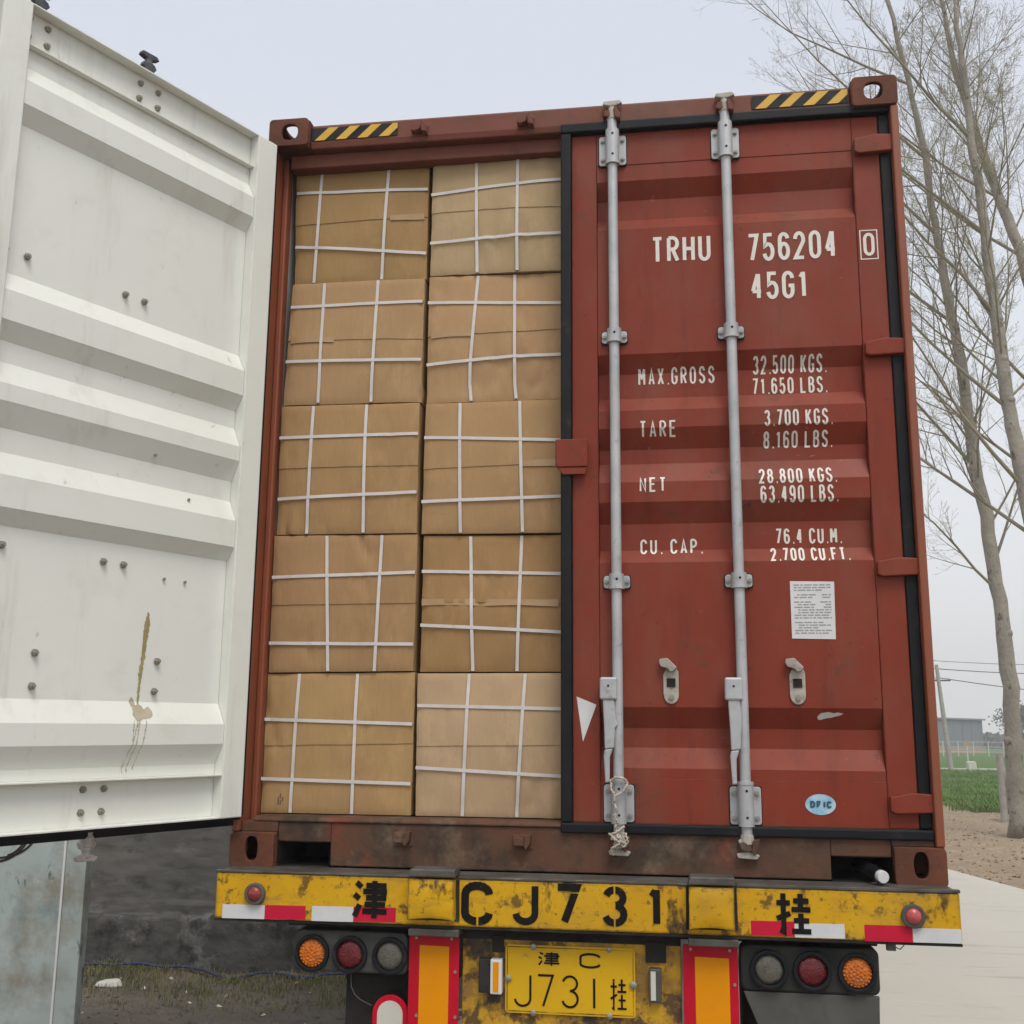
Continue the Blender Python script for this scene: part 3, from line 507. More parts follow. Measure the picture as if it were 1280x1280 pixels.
def make_door(mp, m, origin, label):
    d = bpy.data.objects.new('door', None); COL.objects.link(d); d.parent = C; d.location = Vector(origin); d['label'] = label   # container origin is (0,0,BASE)
    # frame members
    for s0, s1 in ((0, .097), (1.053, 1.150)): dbox(MB(), mp, s0, s1, 0, .05, .176, 2.760).build('door_post', m, d, bevel=.004)
    for z0, z1 in ((2.626, 2.760), (.176, .326)):
        mb = MB(); dbox(mb, mp, .0975, 1.0525, .0005, .006, z0, z1); dbox(mb, mp, .0975, 1.0525, .0055, .049 if z0 > 2 else .046, z1-.006, z1); dbox(mb, mp, .0975, 1.0525, .0055, .030 if z0 > 2 else .046, z0, z0+.006)
        mb.build('door_rail', m, d, bevel=.0015)
    # trapezoidal panel; the waves run out in slanted ends beside the posts
    S = [.0985, .1065, .128, 1.022, 1.0435, 1.0515]
    mb = MB(); n = len(PROF)
    for s in S:
        e = 0 if s in (S[0], S[-1]) else 1
        for z, v in PROF: mb.v.append(mp(s, v, z))
    for s in S:
        for z, v in PROF: mb.v.append(mp(s, v+.003, z))
    k = len(S)*n
    for i in range(len(S)-1):
        for j in range(n-1):
            mb.f += [(i*n+j, i*n+j+1, (i+1)*n+j+1, (i+1)*n+j), (k+i*n+j, k+(i+1)*n+j, k+(i+1)*n+j+1, k+i*n+j+1)]
    mb.m = [0]*len(mb.f); mb.build('door_panel', m, d, fix=False)
    # gasket lips all round
    g = [(-.040, 1.190, 2.7605, 2.800), (-.040, 1.190, .142, .1755)]
    for s0, s1, z0, z1 in g: dbox(MB(), mp, s0, s1, -.030, -.012, z0, z1).build('gasket', 'rubber', d, bevel=.006, seg=3)
    for s0, s1, z0, z1 in ((1.1505, 1.190, .177, 2.7595), (-.040, -.0005, .177, 2.7595)): dbox(MB(), mp, s0, s1, -.026 if s0 > 0 else -.008, .016, z0, z1).build('gasket', 'rubber', d, bevel=.006, seg=3)
    dbox(MB(), mp, -.010, 1.160, -.0115, .012, 2.7605, 2.768).build('gasket_backing', 'rubber', d); dbox(MB(), mp, -.010, 1.160, -.0115, .030, .166, .1755).build('gasket_backing', 'rubber', d)
    # locking bars with guides, brackets and cams
    for s in (.563, .990):
        X = lambda a, v, z: mp(s-a, v, z)
        mb = MB(); mb.tube([mp(s, -.028, z) for z in (.11, .6, 1.2, 1.9, 2.5, 2.83)], .0185, 14); mb.build('locking_bar', 'galv', d, smooth=True)
        for z0, z1, hw in ((2.622, 2.745, .052), (.180, .305, .052), (1.903, 1.948, .047), (.985, 1.030, .047)):
            big = z1-z0 > .1
            mb = MB(); mb.prism(rrect(-hw-.003, z0-.003, hw+.003, z1+.003, .010), .0025, lambda u, v, dd: mp(s-u, -.0035+dd, v)); mb.build('seal_shadow_outline', 'rubber', d)  # dark backing draws the seal and shadow outline round the plate
            mb = MB(); mb.prism(rrect(-hw, z0, hw, z1, .010), -.0055, lambda u, v, dd: mp(s-u, -.004+dd, v)); mb.build('bracket_plate', 'galv', d, bevel=.0015)
            e = .013 if big else .004
            mb = MB(); mb.tube([mp(s, -.0275, z0-e*.3), mp(s, -.0275, z1+e)], .0265, 16)
            mb.tube([mp(s, -.0275, (z0-e*.3-.004) if z0 > 1.5 or not big else z1+e-.006), mp(s, -.0275, (z0-e*.3+.006) if z0 > 1.5 or not big else z1+e+.004)], .0285, 16)
            mb.build('bar_guide', 'galv', d, smooth=True)
            for a in ((-.038, .038)):
                for zz in ((z0+.022, z1-.022) if big else ((z0+z1)/2,)):
                    mb = MB(); mb.tube([mp(s-a, -.0095, zz), mp(s-a, -.0155, zz)], .0085, 6); mb.tube([mp(s-a, -.0155, zz), mp(s-a, -.019, zz)], .0045, 8); mb.build('bolt', 'bolt', d)
            for zz in ((z0+.026, z1-.012) if big else ((z0+z1)/2+.006,)):
                mb = MB(); mb.tube([mp(s-.002, -.0535, zz), mp(s-.002, -.0552, zz)], .0045, 10); mb.build('grease_hole', 'hole', d)
        for up in (1, 0):
            zc = 2.80 if up else .150; q = 1 if up else -1
            mb = MB(); mb.tube([mp(s, -.028, zc+q*a) for a in (0, .012, .03, .04, .05, .066)], [.021, .0225, .0235, .016, .013, .014], 12)
            mb.prism([(-.030, .020), (-.022, .040), (.022, .040), (.031, .026), (.020, .012), (-.018, .012)], .022, lambda u, v, dd: mp(s-u, -.040+dd, zc+q*v))
            mb.prism([(-.036, .062), (-.032, .076), (.030, .079), (.040, .066), (.014, .056), (-.012, .056)], .024, lambda u, v, dd: mp(s-u, -.042+dd, zc+q*v))
            mb.build('cam', 'galvdirty' if mp is mapR or not up else 'darkcam', d, bevel=.003)
    return d
origL = mapL(0, 0, 0); origR = mapR(0, 0, 0)
DR = make_door(mapR, 'red', (1.15, DF, 0), 'closed red right door with white lettering and two locking bars')
DL = make_door(mapL, 'white', (origL[0], origL[1], 0), 'open left door seen from its white painted inside')
# hinges
for z0, z1 in ((2.598, 2.672), (1.812, 1.876), (1.016, 1.082), (.226, .294)):
    for mp, d, m in ((mapR, DR, 'red'), (mapL, DL, 'white')):
        zc = (z0+z1)/2; h = (z1-z0)/2
        if mp is mapR:
            mb = MB(); mb.prism([(.094, zc-h*.75), (.078, zc-h), (-.052, zc-h*.86), (-.052, zc+h*.86), (.02, zc+h), (.078, zc+h*.66), (.094, zc+h*.6)], .030, lambda u, v, dd: mapR(u, -.0305+dd, v)); mb.build('hinge', m, d, bevel=.004)
            mb = MB(); mb.tube([mapR(-.054, -.030, z0-.004), mapR(-.054, -.030, z1+.006)], .0145, 12); mb.build('hinge_pin', 'post', d, smooth=True)
        else:
            mb = MB(); dbox(mb, mp, -.03, .09, -.030, -.001, z0, z1); mb.build('hinge', 'red', d, bevel=.004)
DOORY = lambda z: DF + prof(z)
# handles
for s, k in ((.990, 0), (.563, 1)):
    x = 1.150-s
    hx = x-.031
    mb = MB(); mb.box((hx-.030, -.012, .592), (hx+.030, .030, .670)); mb.build('handle_hub', 'galv', DR, bevel=.007)
    mb = MB(); mb.tube([(hx, -.0119, .640), (hx, -.0135, .640)], .004, 8); mb.build('rivet_hole', 'hole', DR)
    mb = MB()
    mb.prism([(hx-.020, .594), (hx+.020, .594), (hx+.024, .540), (hx+.023 if k else hx+.032, .505), (hx+.022, .494), (hx+.018, .428), (hx-.014, .424), (hx-.016, .500)], .018, XZ(-.006))
    mb.build('handle', 'galv', DR, bevel=.005)
    mb = MB(); mb.prism([(hx-.015, .4235), (hx+.014, .4275), (hx+.003, .396), (hx+.002, .314), (hx-.013, .312), (hx-.018, .404)], .013, XZ(-.004)); mb.build('handle_grip', 'galv', DR, bevel=.004)
for x0 in (.318, .748):
    mb = MB(); mb.prism([(x0+.000, .612)]+arc(x0+.027, .610, .026, .030, 180, 360, 10)+[(x0+.053, .690), (x0+.034, .722), (x0+.010, .700), (x0, .680)], -.007, XZ(DF+.0025)); mb.build('handle_catch', 'galvdirty', DR, bevel=.002)
    mb = MB(); mb.prism([(x0-.012, .734), (x0+.016, .738), (x0+.048, .706), (x0+.034, .690), (x0+.012, .702), (x0-.008, .708), (x0-.014, .722)], -.022, XZ(DF-.005)); mb.build('catch_hook', 'galvdirty', DR, bevel=.003)
    mb = MB(); mb.box((x0+.012, DF-.006, .638), (x0+.042, DF-.0075, .668)); mb.build('catch_window', 'chass', DR)
    for zz in (.604, .700): mb = MB(); mb.tube([(x0+.028, DF-.004, zz), (x0+.028, DF-.0125 if zz < .65 else DF-.032, zz)], .009, 8); mb.build('bolt', 'bolt', DR)
mb = MB(); mb.prism(rrect(-.058, 1.428, .060, 1.532, .006), -.012, XZ(DF-.0275)); mb.build('lock_plate', 'red', DR, bevel=.003)
mb = MB(); mb.prism([(-.03, 1.40), (.05, 1.40), (.058, 1.427), (-.054, 1.427)], -.008, XZ(DF-.0275)); mb.build('lock_plate_lip', 'red', DR, bevel=.002)
# lettering on the closed door
T = lambda *a, **k: lettering('lettering', *a, **dict(dict(m='ink', parent=DR, yfun=DOORY, cuts=CUTS), **k))
T('TRHU', .302, .522, 2.216, 2.322, .0138); T('756204', .656, .980, 2.203, 2.314, .0138); T('45G1', .664, .872, 2.052, 2.160, .0138)
T('0', 1.074, 1.114, 2.202, 2.292, .0115, cw=1.0, yfun=lambda z: DF)
mb = MB()
for q in ribbon2d([(1.064, 2.190), (1.124, 2.190), (1.124, 2.302), (1.064, 2.302), (1.064, 2.190)], .004): mb.add([(p.x, DF-.0012, p.y) for p in q], [(0, 1, 2, 3)])
mb.build('check_digit_frame', 'ink', DR, fix=False)
S_ = .0071
T('MAX.GROSS', .245, .525, 1.750, 1.814, S_, cw=.68); T('TARE', .248, .381, 1.543, 1.603, S_, cw=.68); T('NET', .245, .340, 1.336, 1.392, S_, cw=.68); T('CU. CAP.', .244, .470, 1.112, 1.168, S_, cw=.68)
for tx, a, b, z0, z1 in (('32.500 KGS.', .664, .930, 1.776, 1.840), ('71.650 LBS.', .660, .930, 1.700, 1.762), ('3.700 KGS.', .696, .938, 1.570, 1.630), ('8.160 LBS.', .692, .938, 1.495, 1.553),
        ('28.800 KGS.', .670, .943, 1.358, 1.416), ('63.490 LBS.', .673, .945, 1.288, 1.350), ('76.4 CU.M.', .723, .955, 1.144, 1.200), ('2.700 CU.FT.', .702, .976, 1.078, 1.130)):
    T(tx, a, b, z0, z1, S_, cw=.74)
# stickers
mb = MB(); mb.prism([(.763, .806), (.910, .803), (.913, 1.003), (.763, 1.006)], -.001, XZ(DF+.0022)); st = mb.build('data_sticker', 'stick', DR)
mb = MB(); rr = random.Random(3); z = .99
while z > .815:
    x = .775+rr.choice((0, 0, .012)); endx = .775 + (.125 if z > .975 or .90 < z < .97 else rr.uniform(.06, .125))
    while x < endx:
        wl = rr.uniform(.006, .028)
        if not (.905 < z < .968 and .835 < x < .862): mb.add([(x, DF+.0007, z), (min(x+wl, .9), DF+.0007, z), (min(x+wl, .9), DF+.0007, z+.0042), (x, DF+.0007, z+.0042)], [(0, 1, 2, 3)])
        x += wl+.004
    z -= .0092 if rr.random() > .2 else .016
mb.build('print', 'print', st, fix=False)
mb = MB(); mb.prism(disc_poly(.834, .250, .050, .034, 32), -.001, XZ(DF-.0003)); ds = mb.build('oval_sticker', 'blue', DR)
lettering('lettering', 'DFIC', .800, .870, .239, .262, .0062, 'navy', DR, lambda z: DF-.0016, cw=.8)
mb = MB(); mb.prism([(.014, .604), (.084, .576), (.036, .448)], -.001, XZ(DF-.0002)); mb.build('torn_sticker', 'stick', DR)
mb = MB(); pp = [(.838, .541), (.85, .552), (.875, .556), (.893, .552), (.905, .555), (.925, .551), (.915, .545), (.897, .541), (.885, .537), (.868, .535), (.848, .529), (.840, .531)]
mb.add([(u, DF+prof(v)-.001, v) for u, v in pp], [tuple(range(len(pp)))]); mb.build('paper_scrap', 'pale', DR, fix=False)
# bolts and stains on the white inside
nut = MB(); nut.tube([(0, 0, 0), (0, 0, .0025), (0, 0, .0025001), (0, 0, .0105), (0, 0, .0105001), (0, 0, .017)], [.0125, .0125, .0098, .0096, .0055, .0052], 6)
nut_me = None
for s, z in [(.975, 2.726), (.973, 2.666), (1.040, 2.664), (1.040, 2.730), (.614, 2.722), (.539, 2.723), (.615, 2.664), (.537, 2.664), (1.045, 1.932), (.97, 1.934), (.609, 1.931), (.532, 1.931), (.611, 1.013), (.535, 1.012), (.961, 1.02), (.823, .707), (.823, .607), (.375, .704), (.379, .604), (.617, .295), (.542, .295), (.619, .225), (.546, .225)]:
    if nut_me is None:
        o = nut.build('bolt', 'bolt', None, off=False); nut_me = o.data
        o.parent = DL
    else:
        o = bpy.data.objects.new('bolt', nut_me); COL.objects.link(o); o.parent = DL
    p = Vector(mapL(s, .0065 + (prof(z) if z < 2.62 and z > .33 else -.001), z))
    o.location = (p.x-origL[0], p.y-origL[1], p.z); nrm = Vector((N2[0], N2[1], 0))
    o.rotation_euler = nrm.to_track_quat('Z', 'Y').to_euler()
for s, z in ((.369, .983), (.281, .982), (.45, 1.40), (.30, 1.27)):
    mb = MB(); mb.tube([mapL(s, .007+prof(z)-.001, z), mapL(s, .011+prof(z), z)], .0055, 8); mb.build('rivet', 'bolt', DL)
def stain(name, poly, m, depth=.0042):
    rj = random.Random(len(poly)*7+int(poly[0][1]*1000)); pj = []
    for (a, b), (c_, d_) in zip(poly, poly[1:]+poly[:1]):
        m_ = max(1, int(math.hypot(c_-a, d_-b)/.006))
        for i in range(m_): pj.append((a+(c_-a)*i/m_+rj.gauss(0, .0014), b+(d_-b)*i/m_+rj.gauss(0, .0016)))
    bm = bmesh.new(); vv = [bm.verts.new((s, 0, z)) for s, z in pj]; bm.faces.new(vv)
    for c in CUTS: bmesh.ops.bisect_plane(bm, geom=bm.verts[:]+bm.edges[:]+bm.faces[:], plane_co=(0, 0, c), plane_no=(0, 0, 1))
    bm.verts.index_update(); mb = MB(); mb.add([mapL(v.co.x, prof(v.co.z)+depth, v.co.z) for v in bm.verts], [[v.index for v in f.verts] for f in bm.faces]); bm.free()
    o = mb.build(name, m, DL, fix=False)
    for p in o.data.polygons:
        if p.normal.x < 0: p.flip()
stain('stain', [(.421, .868), (.412, .83), (.420, .74), (.432, .62), (.436, .560), (.441, .560), (.442, .66), (.436, .74), (.434, .82)], 'stain2')
stain('stain', [(.474, .572), (.466, .584), (.456, .578), (.452, .556), (.436, .562), (.424, .546), (.404, .552), (.390, .540), (.392, .524), (.408, .516), (.430, .514), (.446, .504), (.458, .506), (.470, .528), (.466, .548)], 'stain', .0046)
for a, b, zz in ((.455, .478, .342), (.448, .461, .342), (.420, .437, .352), (.465, .472, .44)):
    stain('stain', [(a, .508), (a+.004, .508), (b+.002, zz+.06), (b+.0022, zz), (b+.0005, zz), (b-.0005, zz+.06)], 'stain', .0044)

# ================================================================== CARTONS
CART = {
'L1':dict(c=[(-1.15, 2.749), (-0.585, 2.734), (-0.587, 2.241), (-1.139, 2.246)],v=[[(-1.033, 2.723), (-1.05, 2.242)], [(-0.752, 2.728), (-0.77, 2.247)]],h=[[(-1.139, 2.637), (-0.587, 2.622)], [(-1.136, 2.405), (-0.586, 2.346)]],f=[(-1.138, 2.501), (-0.59, 2.506)]),
'R1':dict(c=[(-0.572, 2.74), (-0.048, 2.741), (-0.048, 2.242), (-0.574, 2.25)],v=[[(-0.389, 2.734), (-0.38, 2.25)], [(-0.221, 2.736), (-0.221, 2.248)]],h=[[(-0.572, 2.591), (-0.052, 2.621)], [(-0.574, 2.384), (-0.052, 2.395)]],f=[(-0.573, 2.515), (-0.052, 2.508)]),
'L2':dict(c=[(-1.139, 2.243), (-0.59, 2.238), (-0.594, 1.73), (-1.154, 1.733)],v=[[(-1.001, 2.242), (-1.004, 1.82), (-1.006, 1.738)], [(-0.779, 2.238), (-0.791, 1.812), (-0.792, 1.733)]],h=[[(-1.137, 2.14), (-0.591, 2.14)], [(-1.146, 1.911), (-0.594, 1.899)]],f=[(-1.144, 2.002), (-0.597, 1.988)]),
'R2':dict(c=[(-0.577, 2.247), (-0.048, 2.239), (-0.048, 1.727), (-0.578, 1.726)],v=[[(-0.377, 2.243), (-0.403, 1.878), (-0.405, 1.797), (-0.398, 1.729)], [(-0.232, 2.242), (-0.229, 1.791), (-0.223, 1.733)]],h=[[(-0.581, 2.135), (-0.048, 2.112)], [(-0.578, 1.879), (-0.231, 1.902), (-0.048, 1.902)]],f=[(-0.578, 1.998), (-0.048, 2.01)]),
'L3':dict(c=[(-1.157, 1.73), (-0.597, 1.727), (-0.596, 1.213), (-1.157, 1.216)],v=[[(-1.023, 1.728), (-1.029, 1.217)], [(-0.809, 1.724), (-0.805, 1.216)]],h=[[(-1.158, 1.599), (-0.6, 1.6)], [(-1.152, 1.355), (-0.6, 1.371)]],f=[(-1.154, 1.478), (-0.6, 1.478)]),
'R3':dict(c=[(-0.578, 1.724), (-0.048, 1.725), (-0.048, 1.207), (-0.584, 1.211)],v=[[(-0.44, 1.724), (-0.43, 1.213)], [(-0.208, 1.726), (-0.194, 1.209)]],h=[[(-0.577, 1.585), (-0.048, 1.561)], [(-0.584, 1.334), (-0.361, 1.338), (-0.048, 1.345)]],f=[(-0.581, 1.463), (-0.048, 1.479)]),
'L4':dict(c=[(-1.163, 1.213), (-0.593, 1.21), (-0.598, 0.696), (-1.161, 0.689)],v=[[(-0.948, 1.209), (-0.925, 0.692)], [(-0.732, 1.208), (-0.746, 0.696)]],h=[[(-1.161, 1.05), (-0.592, 1.064)], [(-1.164, 0.8), (-0.598, 0.795)]],f=[(-1.165, 0.946), (-0.596, 0.951)]),
'R4':dict(c=[(-0.577, 1.206), (-0.048, 1.202), (-0.048, 0.695), (-0.58, 0.693)],v=[[(-0.393, 1.2), (-0.376, 0.693)], [(-0.199, 1.2), (-0.212, 0.694)]],h=[[(-0.577, 1.069), (-0.048, 1.055)], [(-0.581, 0.867), (-0.048, 0.839)]],f=[(-0.58, 0.954), (-0.048, 0.947)]),
'L5':dict(c=[(-1.167, 0.686), (-0.592, 0.693), (-0.596, 0.172), (-1.17, 0.169)],v=[[(-1.036, 0.686), (-1.048, 0.172)], [(-0.813, 0.69), (-0.815, 0.171)]],h=[[(-1.164, 0.517), (-0.596, 0.504)], [(-1.165, 0.301), (-0.597, 0.291)]],f=[(-1.169, 0.423), (-0.594, 0.436)]),
'R5':dict(c=[(-0.586, 0.689), (-0.048, 0.691), (-0.048, 0.175), (-0.582, 0.17)],v=[[(-0.388, 0.685), (-0.406, 0.171)], [(-0.18, 0.686), (-0.209, 0.174)]],h=[[(-0.586, 0.571), (-0.048, 0.562)], [(-0.584, 0.349), (-0.048, 0.326)]],f=[(-0.583, 0.427), (-0.048, 0.438)]),
}
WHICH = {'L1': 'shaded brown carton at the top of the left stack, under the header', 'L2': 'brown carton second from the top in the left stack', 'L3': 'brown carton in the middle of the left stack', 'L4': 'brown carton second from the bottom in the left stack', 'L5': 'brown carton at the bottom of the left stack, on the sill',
 'R1': 'pale carton at the top of the right stack, beside the black gasket', 'R2': 'carton second from the top in the right stack, with a bent strap', 'R3': 'dented brown carton in the middle of the right stack, beside the lock plate', 'R4': 'brown carton second from the bottom in the right stack', 'R5': 'pale carton at the bottom of the right stack'}
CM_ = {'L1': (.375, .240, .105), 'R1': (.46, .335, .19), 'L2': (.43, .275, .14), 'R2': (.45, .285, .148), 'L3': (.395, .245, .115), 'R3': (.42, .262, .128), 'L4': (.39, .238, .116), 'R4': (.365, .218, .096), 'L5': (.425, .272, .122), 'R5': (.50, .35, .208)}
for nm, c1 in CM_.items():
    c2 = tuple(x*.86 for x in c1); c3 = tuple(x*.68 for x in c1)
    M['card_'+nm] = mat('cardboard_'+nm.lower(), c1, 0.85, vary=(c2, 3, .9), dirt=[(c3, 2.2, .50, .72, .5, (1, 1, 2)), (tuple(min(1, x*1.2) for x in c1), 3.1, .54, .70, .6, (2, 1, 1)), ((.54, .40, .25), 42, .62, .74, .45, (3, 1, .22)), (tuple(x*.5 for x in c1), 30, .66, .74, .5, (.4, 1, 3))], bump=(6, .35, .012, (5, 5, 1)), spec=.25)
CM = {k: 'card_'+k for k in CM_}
YF = .14
for ci, (k, c) in enumerate(CART.items()):
    (tl, tr, br, bl) = c['c']
    if k[0] == 'R': tr = (.006, tr[1]); br = (.004, br[1])
    tl = (max(tl[0], -1.1655), tl[1]); bl = (max(bl[0], -1.1655), bl[1])
    zb = min(bl[1], br[1]); zb = max(zb, .1765)
    if k[1] == '5': bl = (bl[0], .178); br = (br[0], .178)
    y0 = YF + random.uniform(-.012, .012)
    def edge(u, zf):   # bilinear position on the front face, u across, zf up
        xb = bl[0]+(br[0]-bl[0])*u; zbm = bl[1]+(br[1]-bl[1])*u; xt = tl[0]+(tr[0]-tl[0])*u; zt = tl[1]+(tr[1]-tl[1])*u
        return xb+(xt-xb)*zf, zbm+(zt-zbm)*zf
    def dent(x, z):
        cr_ = max(0, noise.noise(Vector((x*4+ci*9, z*4, 7.7)))-.12)*2.2
        return .009*noise.noise(Vector((x*3+ci*5, z*3, ci))) + .003*noise.noise(Vector((x*9, z*9, ci*3.1))) + cr_*.007*(1-abs(noise.noise(Vector((x*16+ci, z*5, ci*1.7))))*3)
    def ysurf(x, z):
        a = (x-bl[0])/(br[0]-bl[0]); b_ = (z-bl[1])/max(.1, tl[1]-bl[1]); a = min(max(a, 0), 1); b_ = min(max(b_, 0), 1)
        return y0 + dent(x, z) - .009*math.sin(math.pi*a)*math.sin(math.pi*b_)
    cx = (bl[0]+br[0])/2
    t = thing('carton', (cx, y0+.35, min(bl[1], br[1])), WHICH[k] + ', white straps', 'carton', 'strapped cartons stacked in the container')
    f0, f1 = c['f']; fm = lambda u: (f0[1]+(f1[1]-f0[1])*u - edge(u, 0)[1])/(edge(u, 1)[1]-edge(u, 0)[1])
    NU, NZ = 44, 18
    for part, lo, hi, proud in (('body', lambda u: 0.002, lambda u: fm(u) + .001*math.sin(u*9+ci), 0.0), ('lid', lambda u: fm(u) - .004 + .003*noise.noise(Vector((u*6, ci*3.7, 0))), lambda u: .998, .0028)):
        mb = MB(); g = []
        for j in range(NZ+1):
            for i in range(NU+1):
                u = i/NU; zf = lo(u)+(hi(u)-lo(u))*j/NZ; x, z = edge(.004+.992*u, zf)
                ed = min(u, 1-u)*NU; e2 = (.006+.010*max(0, noise.noise(Vector((u*40, zf*7, ci*2.3))))) if (i in (0, NU)) else (.0015 if i in (1, NU-1) else 0)
                if (part == 'lid' and j == NZ) or (part == 'body' and j == 0): e2 = max(e2, .003)
                mb.v.append((x, ysurf(x, z)-proud+e2, z))
        W = NU+1
        mb.f += [(j*W+i, j*W+i+1, (j+1)*W+i+1, (j+1)*W+i) for j in range(NZ) for i in range(NU)]
        # sides, top, bottom and back of this half
        ring = [i for i in range(W)] + [j*W+NU for j in range(1, NZ+1)] + [NZ*W+i for i in range(NU-1, -1, -1)] + [j*W for j in range(NZ-1, 0, -1)]
        o = len(mb.v); mb.v += [(mb.v[r][0], y0+.70, mb.v[r][2]) for r in ring]; n = len(ring)
        mb.f += [(ring[(i+1) % n], ring[i], o+i, o+(i+1) % n) for i in range(n)]; mb.f.append(tuple(o+i for i in range(n)))
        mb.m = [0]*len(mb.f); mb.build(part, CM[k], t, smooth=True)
    def strap(pts, horiz):
        # resample the strap along its length so it hugs the bulging front, then fold it round both edges
        P = []; 
        for a, b in zip(pts, pts[1:]):
            for i in range(26): P.append((a[0]+(b[0]-a[0])*i/26, a[1]+(b[1]-a[1])*i/26))
        P.append(pts[-1]); hwid = .0060
        if horiz and k[0] == 'R': P.append((0.0, pts[-1][1]))
        mb = MB(); L = []; Rr = []
        for i, (x, z) in enumerate(P):
            x = min(max(x, bl[0]+.002), br[0]-.002)
            a = P[max(i-1, 0)]; b = P[min(i+1, len(P)-1)]; d = Vector((b[0]-a[0], b[1]-a[1])).normalized(); nx, nz = -d.y*hwid, d.x*hwid
            yy = min(ysurf(x+a_, z+b__) for a_ in (-.009, 0, .009) for b__ in (-.009, 0, .009)) - .0060 - (.0012 if horiz else 0)
            L.append((x+nx, yy, z+nz)); Rr.append((x-nx, yy, z-nz))
        for E, s in ((0, 0), (-1, 1)):   # short returns over the edges
            pa, pb = L[E], Rr[E]; q = [(pa[0], pa[1]+.012, pa[2]), (pb[0], pb[1]+.012, pb[2])]
            if s == 0: L.insert(0, q[0]); Rr.insert(0, q[1])
            else: L.append(q[0]); Rr.append(q[1])
        m_ = len(L); mb.v = L+Rr+[(x, y+.0012, z) for x, y, z in L]+[(x, y+.0012, z) for x, y, z in Rr]
        for i in range(m_-1):
            mb.f += [(i, i+1, m_+i+1, m_+i), (2*m_+i, 3*m_+i, 3*m_+i+1, 2*m_+i+1), (i, 2*m_+i, 2*m_+i+1, i+1), (m_+i, m_+i+1, 3*m_+i+1, 3*m_+i)]
        mb.m = [0]*len(mb.f); mb.build('strap', 'strap', t)
    for s in c['v']: strap([(s[0][0], tl[1]-.004+(tr[1]-tl[1])*.5)] + s[1:-1] + [(s[-1][0], max(s[-1][1], edge(.5, .006)[1]))], False)
    for s in c['h']: strap(s, True)
    if k == 'L5':
        for q in range(5):
            x_, z_ = -1.098+.008*(q % 3), .208+.012*(q//2); mb = MB(); mb.add([(x_, ysurf(x_, z_)-.0012, z_), (x_+.005, ysurf(x_, z_)-.0012, z_), (x_+.005, ysurf(x_, z_)-.0012, z_+.016), (x_, ysurf(x_, z_)-.0012, z_+.016)], [(0, 1, 2, 3)]); mb.build('print_mark', 'cardink', t, fix=False)
    # packing tape over the joint of some cartons
    if k in ('R3', 'R4', 'L1', 'L2', 'R2'):
        x1_, x2_ = {'R3': (-.20, -.05), 'R4': (-.575, -.06), 'L1': (-.74, -.60), 'L2': (-1.13, -.95), 'R2': (-.56, -.40)}[k]
        mb = MB(); pts = [x1_+(x2_-x1_)*i/8 for i in range(9)]; zz = lambda x: f0[1]+(f1[1]-f0[1])*(x-bl[0])/(br[0]-bl[0])
        for x in pts: mb.v += [(x, ysurf(x, zz(x))-.0046, zz(x)+.011), (x, ysurf(x, zz(x)-.016)-.0044, zz(x)-.013+.002*math.sin(x*23))]
        mb.f = [(2*i, 2*i+2, 2*i+3, 2*i+1) for i in range(8)]; mb.m = [0]*8; mb.build('packing_tape', 'tape', t, fix=False)

